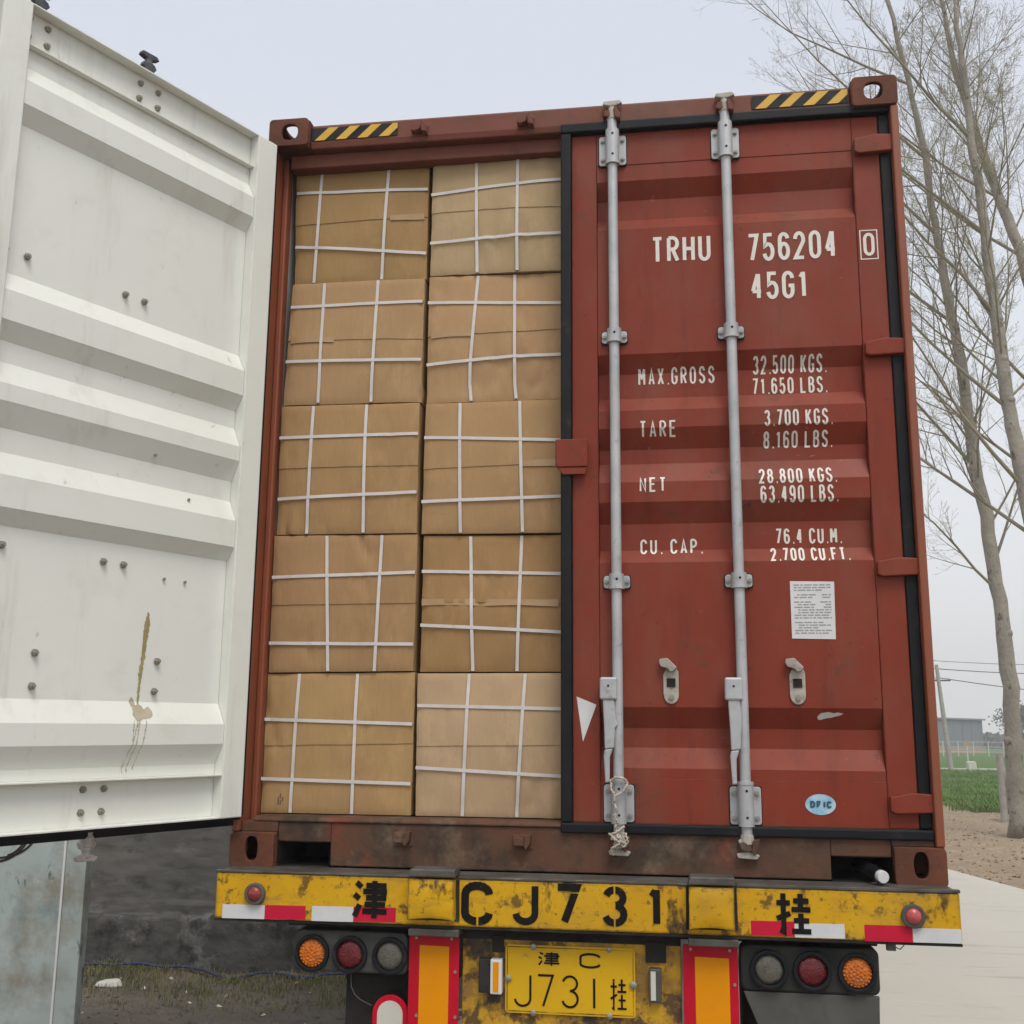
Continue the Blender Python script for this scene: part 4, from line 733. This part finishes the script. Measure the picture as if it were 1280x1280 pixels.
# ================================================================== TRAILER
TR = thing('semi_trailer', (0, 3, GZ), 'yellow and black container trailer with stencilled bumper under the red container', 'trailer')
BY = -.12
bump = MB(); bump.box((-1.21, BY, -.150), (1.222, BY+.11, .000)); bumper = bump.build('bumper_beam', 'yellow', TR, bevel=.006)
mb = MB(); mb.box((-1.20, BY+.004, .0005), (1.215, .03, .0062)); mb.box((-1.212, BY-.003, .0008), (-.53, BY+.02, .0075)); mb.box((-.365, BY-.003, .0008), (.385, BY+.02, .0085)); mb.box((.540, BY-.003, .0008), (1.224, BY+.02, .0105)); mb.build('top_plate', 'deck', TR, bevel=.0015)
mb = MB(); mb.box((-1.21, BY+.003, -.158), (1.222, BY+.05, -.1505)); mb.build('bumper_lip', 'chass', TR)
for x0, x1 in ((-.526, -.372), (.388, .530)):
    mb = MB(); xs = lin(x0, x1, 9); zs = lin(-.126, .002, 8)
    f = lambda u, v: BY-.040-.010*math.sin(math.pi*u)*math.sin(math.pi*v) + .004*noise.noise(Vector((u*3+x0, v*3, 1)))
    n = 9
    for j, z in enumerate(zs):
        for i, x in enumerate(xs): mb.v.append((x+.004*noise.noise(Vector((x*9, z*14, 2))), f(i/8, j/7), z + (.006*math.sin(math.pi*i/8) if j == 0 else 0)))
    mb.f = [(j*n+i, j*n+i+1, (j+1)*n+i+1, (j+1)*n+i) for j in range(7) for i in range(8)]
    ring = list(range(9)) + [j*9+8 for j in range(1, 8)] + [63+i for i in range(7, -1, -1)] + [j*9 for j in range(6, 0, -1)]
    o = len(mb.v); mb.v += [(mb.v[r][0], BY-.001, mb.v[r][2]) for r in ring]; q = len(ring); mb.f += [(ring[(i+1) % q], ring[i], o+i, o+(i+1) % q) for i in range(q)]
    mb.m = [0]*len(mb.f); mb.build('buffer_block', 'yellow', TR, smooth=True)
    mb = MB(); mb.prism([(x0-.010, -.132), (x1+.012, -.132), (x1+.010, .0), (x0-.008, .0)], .003, XZ(BY-.0042)); mb.build('buffer_shadow_rim', 'chass', TR)  # dark plate standing in for the shadow round the block's edges
    mb = MB(); mb.prism([(x0-.002, .009), (x1+.004, .009), (x1+.003, .034), (x0+.006, .034)], .09, XZ(BY-.048)); mb.build('buffer_cap', 'deck', TR, bevel=.004)
    mb = MB(); mb.box((x0-.004, BY-.012, -.182), (x1+.012, BY+.06, -.1595)); mb.build('board_bracket', 'deck', TR, bevel=.003)
yb = lambda z: BY
def TL(tx, x0, x1, z0, z1, t, gaps=None, **k): lettering('lettering', tx, x0, x1, z0, z1, t, 'black', bumper, yb, cw=1.0, off0=.0022, gaps=gaps, **k)
TL('津', -.729, -.598, -.142, -.004, .0185)
TL('C', -.355, -.248, -.144, -.006, .026, gaps=[(-.3035, -.2965, -.2, -.11)])
TL('J', -.184, -.098, -.138, -.004, .0225); TL('7', -.046, .040, -.134, -.004, .0235, gaps=[(-.1, .1, -.0345, -.0295)]); TL('3', .109, .192, -.133, -.008, .0225, gaps=[(.1475, .1535, -.2, .1)])
TL('1', .256, .310, -.130, -.004, .0225); TL('挂', .655, .776, -.142, -.006, .0165)
for m_, x0, x1, za, zb_ in (('retw', -1.182, -1.032, -.149, -.103), ('retr', -1.031, -.888, -.147, -.101), ('retw', -.866, -.722, -.148, -.099), ('retr', -.721, -.576, -.145, -.097),
        ('retr', .582, .716, -.144, -.099), ('retw', .717, .870, -.146, -.102), ('retr', .930, 1.074, -.150, -.100), ('retw', 1.075, 1.219, -.1485, -.105)):
    mb = MB(); mb.prism([(x0, za), (x1, za+.001), (x1, zb_), (x0, zb_-.001)], -.0010, XZ(BY+.0002)); mb.build('reflective_tape', m_, bumper)
for x, z, m_ in ((-1.066, -.066, 'pinkd'), (1.078, -.070, 'pink')):
    mb = MB(); plate_hole(mb, disc_poly(x, z, .036, .036, 24), disc_poly(x, z, .024, .024, 24), .016, XZ(BY-.0165)); ml = mb.build('marker_lamp', 'greysteel', bumper, bevel=.003)
    mb = MB(); mb.tube([(x, BY-.001, z), (x, BY-.014, z), (x, BY-.023, z), (x, BY-.027, z)], [.0255, .0255, .018, .004], 20); mb.build('lens', m_, bumper, smooth='all')
# reflector boards
for x0, x1, dz, i0, i1 in ((-.538, -.368, 0, -.502, -.402), (.366, .540, -.004, .404, .512)):
    mb = MB(); mb.prism(rrect(x0, -.640, x1, -.183+dz, .006), .005, XZ(BY+.045)); b = mb.build('reflector_board', 'boardr', TR, bevel=.001)
    mb = MB(); mb.prism([(i0, -.60), (i1, -.60), (i1, -.222+dz), (i0, -.220+dz)], -.0012, XZ(BY+.0452)); mb.build('reflector_field', 'boardo', b)
    for x, z in ((x0+.025, -.197), (x1-.025, -.197), (x0+.03, -.44), (x1-.012, -.30), (x1-.010, -.44)): mb = MB(); mb.tube([(x, BY+.0448, z+dz), (x, BY+.040, z+dz)], .005, 8); mb.build('rivet', 'bolt', b)
    MB().box((x0+.02, BY+.051, -.62), (x1-.02, BY+.075, -.16)).build('board_backing', 'greysteel', TR)
# rear cross panel with number plate and its lamps
MB().box((-.362, BY+.075, -.70), (.360, BY+.10, -.1595)).build('cross_panel', 'yrust', TR, bevel=.003)
mb = MB(); mb.box((-.36, BY+.072, -.1985), (.36, BY+.0748, -.160)); mb.build('dark_strip', 'chass', TR)  # dark strip along the top of the cross panel
for x0, x1, z0, z1 in ((-.262, -.222, -.238, -.186), (.246, .312, -.252, -.188)): MB().box((x0, BY+.066, z0), (x1, BY+.0745, z1)).build('cover_plate', 'chass', TR, bevel=.002)
mb = MB(); mb.prism(rrect(-.216, -.424, .212, -.211, .012), .003, XZ(BY+.066)); npl = mb.build('number_plate', 'plate', TR, bevel=.001)
mb = MB()
for q in ribbon2d([(-.209, -.417), (.205, -.417), (.205, -.218), (-.209, -.218), (-.209, -.417)], .003): mb.add([(p.x, BY+.0652, p.y) for p in q], [(0, 1, 2, 3)])
mb.build('plate_border', 'yrust', npl, fix=False)
yp = lambda z: BY+.0658
def PL(tx, x0, x1, z0, z1, t): lettering('lettering', tx, x0, x1, z0, z1, t, 'black', npl, yp, cw=1.0)
PL('津', -.108, -.033, -.276, -.228, .0058); PL('C', .030, .100, -.277, -.229, .0072)
PL('J', -.186, -.128, -.404, -.302, .0072); PL('7', -.110, -.054, -.402, -.300, .0072); PL('3', -.030, .028, -.402, -.300, .0072); PL('I', .068, .088, -.402, -.304, .0076); PL('挂', .128, .186, -.404, -.303, .0066)
for x, z, r in ((-.205, -.317, .011), (-.122, -.216, .010), (-.122, -.420, .010), (.128, -.216, .009), (.128, -.420, .010), (.205, -.322, .012)): mb = MB(); mb.tube([(x, BY+.066, z), (x, BY+.060, z), (x, BY+.057, z)], [r, r, r*.5], 10); mb.build('bolt', 'bolt', npl, smooth=True)
mb = MB(); mb.box((-.302, BY+.045, -.362), (-.262, BY+.0745, -.256)); pl1 = mb.build('plate_lamp', 'house', TR, bevel=.004)
mb = MB(); mb.box((-.262, BY+.04, -.364), (-.224, BY+.0745, -.256)); mb.build('plate_lamp_cover', 'stick', TR, bevel=.003)
mb = MB(); mb.box((-.253, BY+.0385, -.356), (-.234, BY+.0398, -.264)); mb.build('plate_lamp_lens', 'boardo', TR)
mb = MB(); mb.box((.256, BY+.045, -.370), (.296, BY+.0745, -.266)); mb.build('plate_lamp', 'deck', TR, bevel=.004)
mb = MB(); mb.box((.262, BY+.043, -.362), (.278, BY+.0448, -.274)); mb.build('plate_lamp_lens', 'pale', TR)
# tail lamp clusters
for xs, hx0, hx1, hz0, hz1, hm in (((-.874, -.742, -.604), -.942, -.545, -.318, -.186, 'houseg'), ((.909, .771, .637), .548, .978, -.322, -.182, 'house')):
    mb = MB(); mb.prism(rrect(hx0, hz0, hx1, hz1, .022), .08, XZ(BY+.05)); hs = mb.build('tail_lamp_cluster', hm, TR, bevel=.008)
    zc = -.259 if xs[0] < 0 else -.254
    for x, m_ in zip(xs, ('amber', 'redlens', 'grlens')):
        r = .047
        mb = MB(); plate_hole(mb, disc_poly(x, zc, r+.013, r+.013, 28), disc_poly(x, zc, r, r, 28), .020, XZ(BY+.034)); mb.build('lamp_rim', 'rubber', hs, bevel=.003)
        mb = MB(); mb.tube([(x, BY+.052, zc), (x, BY+.046, zc), (x, BY+.041, zc), (x, BY+.039, zc)], [r-.002, r-.002, r*.72, r*.1], 28); mb.build('lens', m_, hs, smooth='all')
        if m_ == 'amber':
            mb = MB(); rr = random.Random(5)
            for ring, nn in ((0, 1), (.012, 6), (.023, 12), (.034, 18), (.041, 22)):
                for q in range(nn):
                    a = 2*math.pi*q/nn+ring*40; xx, zz = x+ring*math.cos(a), zc+ring*math.sin(a); hh = BY+.0385+.006*(ring/.041)**2
                    mb.tube([(xx, hh+.004, zz), (xx, hh-.001, zz), (xx, hh-.003, zz)], [.0048, .0042, .001], 6)
            mb.build('led', 'amber', hs)
mb = MB(); mb.prism([(.555, -.3235), (.975, -.3235), (.968, -.50), (.962, -.78), (.935, -.78), (.94, -.44), (.60, -.43)], .012, XZ(BY+.055)); mb.build('guard_plate', 'greysteel', TR, bevel=.003)
mb = MB(); mb.prism([(.55, -.30), (.60, -.30), (.74, -.46), (.74, -.9), (.69, -.9), (.69, -.47)], .03, XZ(.06)); mb.build('guard_brace', 'greysteel', TR)
mb = MB(); mb.box((1.000, BY+.03, -.182), (1.028, BY+.05, -.160)); mb.build('cable_clip', 'deck', TR, bevel=.002)
MB().tube([(1.028, BY+.04, -.172), (1.042, BY+.04, -.178), (1.054, BY+.04, -.166), (1.05, BY+.04, -.158)], .0018, 5).build('loose_wire', 'cable', TR)
for q in (((-.780, .02, -1.02), (-.50, .20, -.325)), ((.56, .12, -.95), (.93, .30, -.33))): MB().box(*q).build('underrun_guard', 'chass', TR, bevel=.008)
mb = MB(); mb.prism(rrect(-.662, -.62, -.541, -.385, .0595, 8), .012, XZ(BY+.06)); ov = mb.build('oval_reflector', 'boardr', TR, bevel=.002)
mb = MB(); mb.prism(rrect(-.645, -.60, -.558, -.402, .043, 8), -.002, XZ(BY+.0595)); mb.build('reflector_field', 'pale', ov)
MB().tube([(-.74, -.06, -.32), (-.735, -.07, -.36), (-.72, -.075, -.385), (-.70, -.075, -.40), (-.665, -.06, -.42)], .0014, 6).build('loose_wire', 'greysteel', TR)
MB().box((-.985, BY+.112, -.184), (.985, BY+.19, -.012)).build('gap_blocker', 'chass', TR)  # black bar added to keep the gap under the bumper dark
MB().box((-1.0, .13, -.012), (1.0, .16, .008)).build('gap_blocker', 'chass', TR)  # black bar added to block the bright view below the sill
for sx in (-1, 1):
    MB().box((sx*.40, .075, -.36), (sx*.52, 12.1, -.012)).build('frame_rail', 'chass', TR)
    MB().box((sx*1.02, .03, -.13), (sx*1.20, .16, -.006)).build('twist_lock_bolster', 'deck', TR, bevel=.004)
for y in (1.6, 4.6, 7.5, 10.6): MB().box((-1.1, y, -.13), (1.1, y+.12, -.03)).build('cross_member', 'chass', TR)
tyre_me = rim_me = None
for y in (5.2, 6.55):
    MB().tube([(-1.0, y, -.80), (1.0, y, -.80)], .07, 12).build('axle', 'chass', TR)
    MB().box((-.50, y-.06, -.75), (-.42, y+.06, -.36)).build('suspension', 'chass', TR); MB().box((.42, y-.06, -.75), (.50, y+.06, -.36)).build('suspension', 'chass', TR)
    for x in (-1.03, 1.03):
        mb = MB(); prf = [(-.14, .30), (-.145, .42), (-.12, .485), (-.06, .50), (.06, .50), (.12, .485), (.145, .42), (.14, .30)]
        mb.tube([(x+a, y, -.80) for a, r in prf], [r for a, r in prf], 40, cap=False); wh = mb.build('wheel', 'tyre', TR, smooth=True)
        mb = MB(); mb.tube([(x-.10, y, -.80), (x-.06, y, -.80), (x+.06, y, -.80), (x+.10, y, -.80)], [.30, .22, .22, .30], 28); mb.build('rim', 'deck', wh, smooth=True)

# bottle in the fork pocket, rope on the bar
t = thing('bottle', (1.0, .02, .012), 'dark bottle with a white cap lying in the right fork pocket', 'bottle')
ax = [Vector((.962, .16, .046)), Vector((1.008, -.05, .034))]; dv = (ax[1]-ax[0]).normalized(); P = lambda a: ax[0]+dv*a
mb = MB(); mb.tube([P(a) for a in (0, .006, .13, .155, .175, .19)], [.020, .026, .026, .020, .0215, .0215], 18); mb.build('body', 'bottlek', t, smooth=True)
mb = MB(); mb.tube([P(a) for a in (.1905, .194, .214, .217)], [.0185, .0195, .0195, .018], 18); mb.build('cap', 'stick', t, smooth=True)
mb = MB()
def wob(pts, r=.0042, N=10):
    out = []
    for a, b in zip(pts, pts[1:]):
        for i in range(N): out.append(Vector(a).lerp(Vector(b), i/N) + Vector((random.gauss(0, .0016), random.gauss(0, .001), random.gauss(0, .0016))))
    out.append(Vector(pts[-1])); mb.tube(out, r, 6)
yr = -.012
wob([(.135, yr, .318), (.150, yr-.006, .332), (.178, yr-.006, .330), (.193, yr, .312), (.176, yr-.010, .286), (.150, yr-.012, .270), (.137, yr-.006, .292), (.135, yr, .318)])
wob([(.150, yr-.012, .272), (.144, yr-.013, .246), (.156, yr-.014, .225), (.146, yr-.014, .205), (.160, yr-.014, .185), (.148, yr-.012, .168)])
for k in range(7):
    a = k*.9; z0 = .170-.008*k
    wob([(.157+.022*math.cos(a), -.004+.016*math.sin(a)-.02, z0), (.157-.020*math.cos(a+.6), -.03, z0-.022), (.157+.018*math.sin(a), -.022, z0-.045)], .0045, 8)
wob([(.130, -.03, .150), (.150, -.036, .128), (.182, -.03, .118), (.176, -.03, .140)], .004); wob([(.185, -.03, .150), (.190, -.03, .120), (.176, -.034, .104)], .0036)
solo(mb, 'rope', 'rope', 'knotted off-white rope tied round the foot of the inner locking bar', 'rope', (.158, -.02, .09), smooth='all')

# ================================================================== TREES
BUDS = None
def branch(mb, p, d, L, r, lvl, rnd, up):
    segs = 5 if lvl < 2 else (3 if lvl == 2 else 2); pts = [p.copy()]; rad = [r]; dirs = []
    for i in range(segs):
        d = (d + Vector((rnd.gauss(0, .09), rnd.gauss(0, .09), up + rnd.gauss(0, .05)))).normalized()
        p = p + d*L/segs; pts.append(p.copy()); rad.append(max(r*(1-(i+1)/segs*.85), .0016)); dirs.append(d.copy())
    mb.tube(pts, rad, 5 if lvl < 2 else 3, cap=False)
    if lvl == 3:
        if BUDS is not None:
            for k in range(2):
                q = pts[rnd.randrange(1, len(pts))]; a = Vector((rnd.gauss(0, 1), rnd.gauss(0, 1), rnd.gauss(0, 1))).normalized()*.016; b = a.orthogonal().normalized()*.007
                BUDS.add([q-a, q+b, q+a, q-b], [(0, 1, 2, 3)])
        return
    nk = {0: 9, 1: 7, 2: 4}[lvl]
    for k in range(nk):
        f = .18+.8*(k+rnd.random()*.7)/nk; i = min(int(f*segs), segs-1); q = pts[i].lerp(pts[i+1], f*segs-i)
        dd = dirs[i]; a = dd.orthogonal().normalized(); a.rotate(Matrix.Rotation(rnd.uniform(0, 6.28), 3, dd))
        nd = (dd*rnd.uniform(.7, 1.1) + a*rnd.uniform(.55, .95)).normalized()
        branch(mb, q, nd, L*rnd.uniform(.28, .5)*(1.15-f*.55), max(rad[i]*.46, .0022), lvl+1, rnd, .06)
def poplar(name, path, r0, r1, label, seed, nlimb, start, extra):
    rnd = random.Random(seed); base = path[0]
    t = thing(name, (base[0], base[1], base[2]), label, 'tree', 'bare poplars beside the road')
    P = []
    for a, b in zip(path, path[1:]):
        for i in range(4): P.append(Vector(a).lerp(Vector(b), i/4) + Vector((rnd.gauss(0, .012), rnd.gauss(0, .012), 0)))
    P.append(Vector(path[-1])); n = len(P)
    rad = [r0*(1.25 if i == 0 else 1)*(1-i/(n-1))**.8 + r1 for i in range(n)]
    rad = [x*(1+rnd.gauss(0, .035)) for x in rad]
    mb = MB(); mb.tube(P, rad, 14)
    for k in range(6):   # swollen old branch collars on the trunk
        i = rnd.randrange(3, n//2); a = rnd.uniform(3.4, 6.0); dv = Vector((math.cos(a), math.sin(a), .15)); c = P[i] + dv*rad[i]*.55
        mb.tube([c, c+dv*rad[i]*.35, c+dv*rad[i]*.52, c+dv*rad[i]*.60], [rad[i]*.75, rad[i]*.6, rad[i]*.36, rad[i]*.1], 9)
    mb.build('trunk', 'trunk', t, smooth='all')
    global BUDS
    BUDS = MB(); mb = MB()
    for k in range(nlimb):
        f = start + (1-start)*(k+rnd.random()*.8)/nlimb; f = min(f, .97); i = min(int(f*(n-1)), n-2); q = P[i].lerp(P[i+1], f*(n-1)-i)
        a = k*2.4 + rnd.uniform(-.5, .5); el = rnd.uniform(1.0, 1.8)
        d = Vector((math.cos(a), math.sin(a), el)).normalized(); L = rnd.uniform(2.2, 4.2)*(1.1-.55*f)
        branch(mb, q, d, L, max(rad[i]*.22, .013), 0, rnd, .05)
    for (q, d, L, r) in extra: branch(mb, Vector(q), Vector(d).normalized(), L*1.1, r*.62, 0, rnd, .045)
    cr = mb.build('crown', 'twig', t, fix=False, smooth='all'); bu = BUDS.build('buds', 'bud', cr, fix=False); bu['kind'] = 'stuff'
T1 = [(6.18, 16.7, -1.36), (6.19, 16.7, -0.03), (6.21, 16.7, 1.21), (6.17, 16.7, 2.47), (6.09, 16.7, 3.63), (5.93, 16.7, 4.96), (5.85, 16.7, 5.87), (5.78, 16.7, 7.27), (5.68, 16.7, 8.06), (5.58, 16.7, 9.19), (5.49, 16.7, 10.02), (5.39, 16.7, 11.53), (5.18, 16.7, 13.1), (4.9, 16.7, 14.9), (4.62, 16.7, 17.14), (4.43, 16.7, 19.66)]
T2 = [(6.65, 15.0, -1.40), (6.55, 15.0, 1.28), (6.27, 15.0, 4.04), (6.13, 15.0, 5.1), (6.06, 15.0, 5.95), (5.97, 15.0, 7.4), (5.93, 15.0, 8.3), (5.86, 15.0, 9.88), (5.78, 15.0, 11.09), (5.72, 15.0, 12.62), (5.69, 15.0, 14.26), (5.68, 15.0, 16.29)]
T3 = [(7.94, 19.0, -1.40), (8.19, 19.0, 3.8), (8.18, 19.0, 7.95), (7.74, 19.0, 10.4), (7.34, 19.0, 11.85), (7.0, 19.0, 13.33), (6.7, 19.0, 14.85), (6.55, 19.0, 16.4), (6.41, 19.0, 18.85)]
ex1 = [((6.15, 16.7, 2.9), (-1, -.2, .9), 2.6, .05), ((6.1, 16.7, 3.4), (.7, -.4, 1.1), 2.6, .05), ((5.9, 16.7, 5.2), (-1, .1, 1.1), 3.4, .06), ((5.95, 16.7, 4.6), (-1, -.4, .7), 3.0, .05), ((5.7, 16.7, 8), (-1, .2, 1.3), 4.2, .06), ((5.5, 16.7, 9.8), (-1, -.1, 1.1), 4.2, .055), ((5.4, 16.7, 11.4), (-1, .1, .8), 4.4, .055), ((5.2, 16.7, 13), (-1, .2, .7), 4.2, .05)]
ex2 = [((6.31, 15, 3.6), (-1, .1, .8), 3.6, .06), ((6.22, 15, 4.4), (-1, -.3, .95), 3.8, .065), ((6.07, 15, 5.8), (-1, .2, 1.0), 4.0, .06), ((5.95, 15, 7.5), (-1, -.2, 1.2), 4.0, .06), ((5.9, 15, 9), (-1, .1, 1.0), 4.2, .06), ((5.8, 15, 10.8), (-1, -.2, .8), 4.2, .055)]
ex3 = [((8.1, 19, 7), (-1, -.2, .8), 4.6, .07), ((8.15, 19, 5.2), (-1, .1, .7), 4.4, .07), ((7.7, 19, 10.3), (-1, .1, .6), 4.4, .06), ((7.4, 19, 11.6), (-1, -.3, .5), 4.4, .055)]
poplar('poplar_tree', T1, .135, .016, 'bare poplar whose whole trunk shows beside the container, rooted in the dirt', 11, 34, .28, ex1)
poplar('poplar_tree', T2, .14, .016, 'bare poplar with its trunk leaving the right edge of the picture low down', 23, 34, .36, ex2)
poplar('poplar_tree', T3, .145, .016, 'bare leaning poplar at the upper right, behind the other two', 37, 30, .40, ex3)

# ================================================================== FAR RIGHT
t = thing('timber_prop', (6.9, 20.0, gz(6.9, 20)-.02), 'pale post with a leaning prop beside the near poplar trunk', 'post')
z0 = gz(6.9, 20); MB().tube([(6.86, 20, z0-.1), (6.86, 20, z0+.75), (6.85, 20, z0+1.35)], [.075, .07, .065], 10).build('post', 'palewood', t, smooth=True)
MB().tube([(7.10, 19.9, z0-.1), (6.98, 19.95, z0+.7), (6.86, 20.05, z0+1.25)], [.06, .05, .045], 8).build('prop', 'palewood', t, smooth=True)
py = 58.; px_ = 14.75; g0 = gz(px_, py)
t = thing('utility_pole', (px_, py, g0), 'leaning concrete utility pole beyond the field', 'pole')
MB().tube([(px_, py, g0-.2), (px_-.42, py, g0+5.6)], [.15, .09], 12).build('pole', 'palewood', t, smooth=True)
MB().box((px_-.95, py-.04, g0+4.72), (px_+.25, py+.04, g0+4.80)).build('crossarm', 'greysteel', t)
for a in (-.85, -.5, .15): MB().tube([(px_+a, py, g0+4.8), (px_+a, py, g0+4.92)], .03, 8).build('insulator', 'pale', t)
for k, (za, zb_, xa, lab) in enumerate(((5.95, 5.75, px_-2.5, 'uppermost thin cable crossing the sky behind the poplar trunk'), (5.55, 5.2, px_-2.5, 'thicker power cable crossing the sky just under the uppermost one'), (4.93, 3.9, px_-.5, 'sagging power cable running right from the pole crossarm'))):
    pts = [(xa+(26-xa)*i/16, py, g0+za+(zb_-za)*i/16 - .25*math.sin(math.pi*i/16)) for i in range(17)]
    solo(MB().tube(pts, .014 if k == 0 else .022, 5), 'power_cable', 'cable', lab, 'cable', (pts[8][0], py, pts[8][2]), 'cables crossing the sky on the right')
by = 150.; gb = gz(0, by)
t = thing('warehouse', (30, by+10, gb), 'grey sheet metal shed far behind the field', 'building')
mb = MB(); mb.prism([(8, gb+.75), (40.4, gb+.75), (40.4, gb+4.299), (8, gb+5.17)], 22, lambda u, v, d: (u, by+d, v)); mb.build('wall', 'bld', t); MB().box((8, by-.15, gb-.3), (40.6, by+22.1, gb+.75)).build('plinth', 'bldbase', t)
mb = MB(); mb.prism([(by-.3, gb+4.3), (by+22.3, gb+4.3), (by+22.3, gb+4.55), (by-.3, gb+4.5)], 33.2, lambda u, v, d: (7.6+d, u, v + .9*(1-d/33.2))); mb.build('roof', 'bldroof', t)
for i in range(30): MB().box((8.2+i*1.1, by-.05, gb+.75), (8.28+i*1.1, by-.001, gb+4.3)).build('wall_rib', 'bld', t)
ky = 59.5
solo(MB().box((12, ky, gz(0, ky)-.1), (30, ky+.25, gz(0, ky)+.16)), 'field_kerb', 'pale', 'low pale concrete kerb across the field', 'kerb', (21, ky, gz(0, ky)), bevel=.02)
mb = MB(); bx_, by_ = 15.95, 59.2; mb.prism([(-.22, 0), (.22, 0), (.20, .50), (.13, .55), (-.13, .55), (-.20, .50)], .5, lambda u, v, d: (bx_+u, by_-.7+d, gz(0, 59)+v))
solo(mb, 'utility_box', 'pale', 'small white box standing at the field kerb', 'box', (bx_, by_-.35, gz(0, 59)), bevel=.03)
t = thing('stake_sign', (16.35, 61, gz(0, 61)), 'little pale stake with a brown top behind the white box', 'stake')
MB().tube([(16.35, 61, gz(0, 61)), (16.35, 61, gz(0, 61)+1.35)], .04, 6).build('stake', 'pale', t); MB().box((16.15, 60.96, gz(0, 61)+1.35), (16.55, 61.04, gz(0, 61)+1.62)).build('board', 'bldbase', t)
t = thing('field_fence', (40, 118, gz(0, 118)), 'thin far fence of posts and rails before the hazy trees', 'fence')
for i in range(26): MB().box((22+i*1.5, 118, gz(0, 118)-.1), (22.08+i*1.5, 118.08, gz(0, 118)+1.6)).build('post', 'pale', t)
for hz in (.5, 1.0, 1.5): MB().box((22, 118.03, gz(0, 118)+hz), (60, 118.05, gz(0, 118)+hz+.05)).build('rail', 'pale', t)
def fartree(x, y, h, wd, seed, label):
    rnd = random.Random(seed); z = gz(x, y); t = thing('far_tree', (x, y, z), label, 'tree', 'hazy trees on the far side of the field')
    MB().tube([(x, y, z-.2), (x, y, z+h*.5)], [h*.03, h*.015], 6).build('trunk', 'trunk', t)
    mb = MB(); cl = [(Vector((x+rnd.gauss(0, wd*.32), y+rnd.gauss(0, wd*.3), z+h*(.2+.75*rnd.random()**.8)))) for _ in range(16)]
    for c in cl:
        for k in range(130):
            v = c + Vector((rnd.gauss(0, wd*.16), rnd.gauss(0, wd*.16), rnd.gauss(0, h*.08))); a = Vector((rnd.gauss(0, 1), rnd.gauss(0, 1), rnd.gauss(0, 1))).normalized()*.22; b = a.orthogonal().normalized()*.16
            mb.add([v-a, v+b, v+a, v-b], [(0, 1, 2, 3)])
    mb.build('crown', 'fartree', t, fix=False)
for i, (x, y, h, wd) in enumerate(((50.5, 168, 6.4, 5), (56, 165, 7.2, 6), (45.5, 185, 3.4, 4), (63, 172, 6, 6))):
    fartree(x, y, h, wd, 50+i, ('dark hazy round tree left of the near poplar trunk, far off', 'largest hazy dark tree behind the near poplar trunk', 'low hazy bush beside the far grey shed', 'hazy tree at the far right beyond the field')[i])
mb = MB(); rnd = random.Random(9)
for k in range(9000):
    x = rnd.uniform(-20, 200); y = 250+rnd.uniform(-8, 8); h = 3.2+1.6*noise.noise(Vector((x*.09, 0, 0)))+.8*noise.noise(Vector((x*.4, 3, 0))); v = Vector((x, y, gz(x, y)+rnd.random()*h)); a = Vector((rnd.gauss(0, 1), rnd.gauss(0, 1), rnd.gauss(0, 1))).normalized()*.7; b = a.orthogonal().normalized()*.5
    mb.add([v-a, v+b, v+a, v-b], [(0, 1, 2, 3)])
tag(mb.build('tree_line', 'fartree', fix=False), 'faint hazy line of trees along the horizon', 'trees', kind='stuff')

# ------------------------------------------------------------------ haze
HZ = True
if HZ:
    hm = bpy.data.materials.new('haze_air'); hm.use_nodes = True; n_ = hm.node_tree.nodes; n_.remove(n_['Principled BSDF'])
    pv = n_.new('ShaderNodeVolumePrincipled'); pv.inputs['Color'].default_value = (.98, .985, .99, 1); pv.inputs['Density'].default_value = .0022; pv.inputs['Anisotropy'].default_value = .2
    hm.node_tree.links.new(pv.outputs[0], n_['Material Output'].inputs['Volume'])
    tag(MB().box((-310, -45, -8), (310, 340, 24)).build('haze', hm), 'pale even haze in the air', 'haze', kind='stuff')
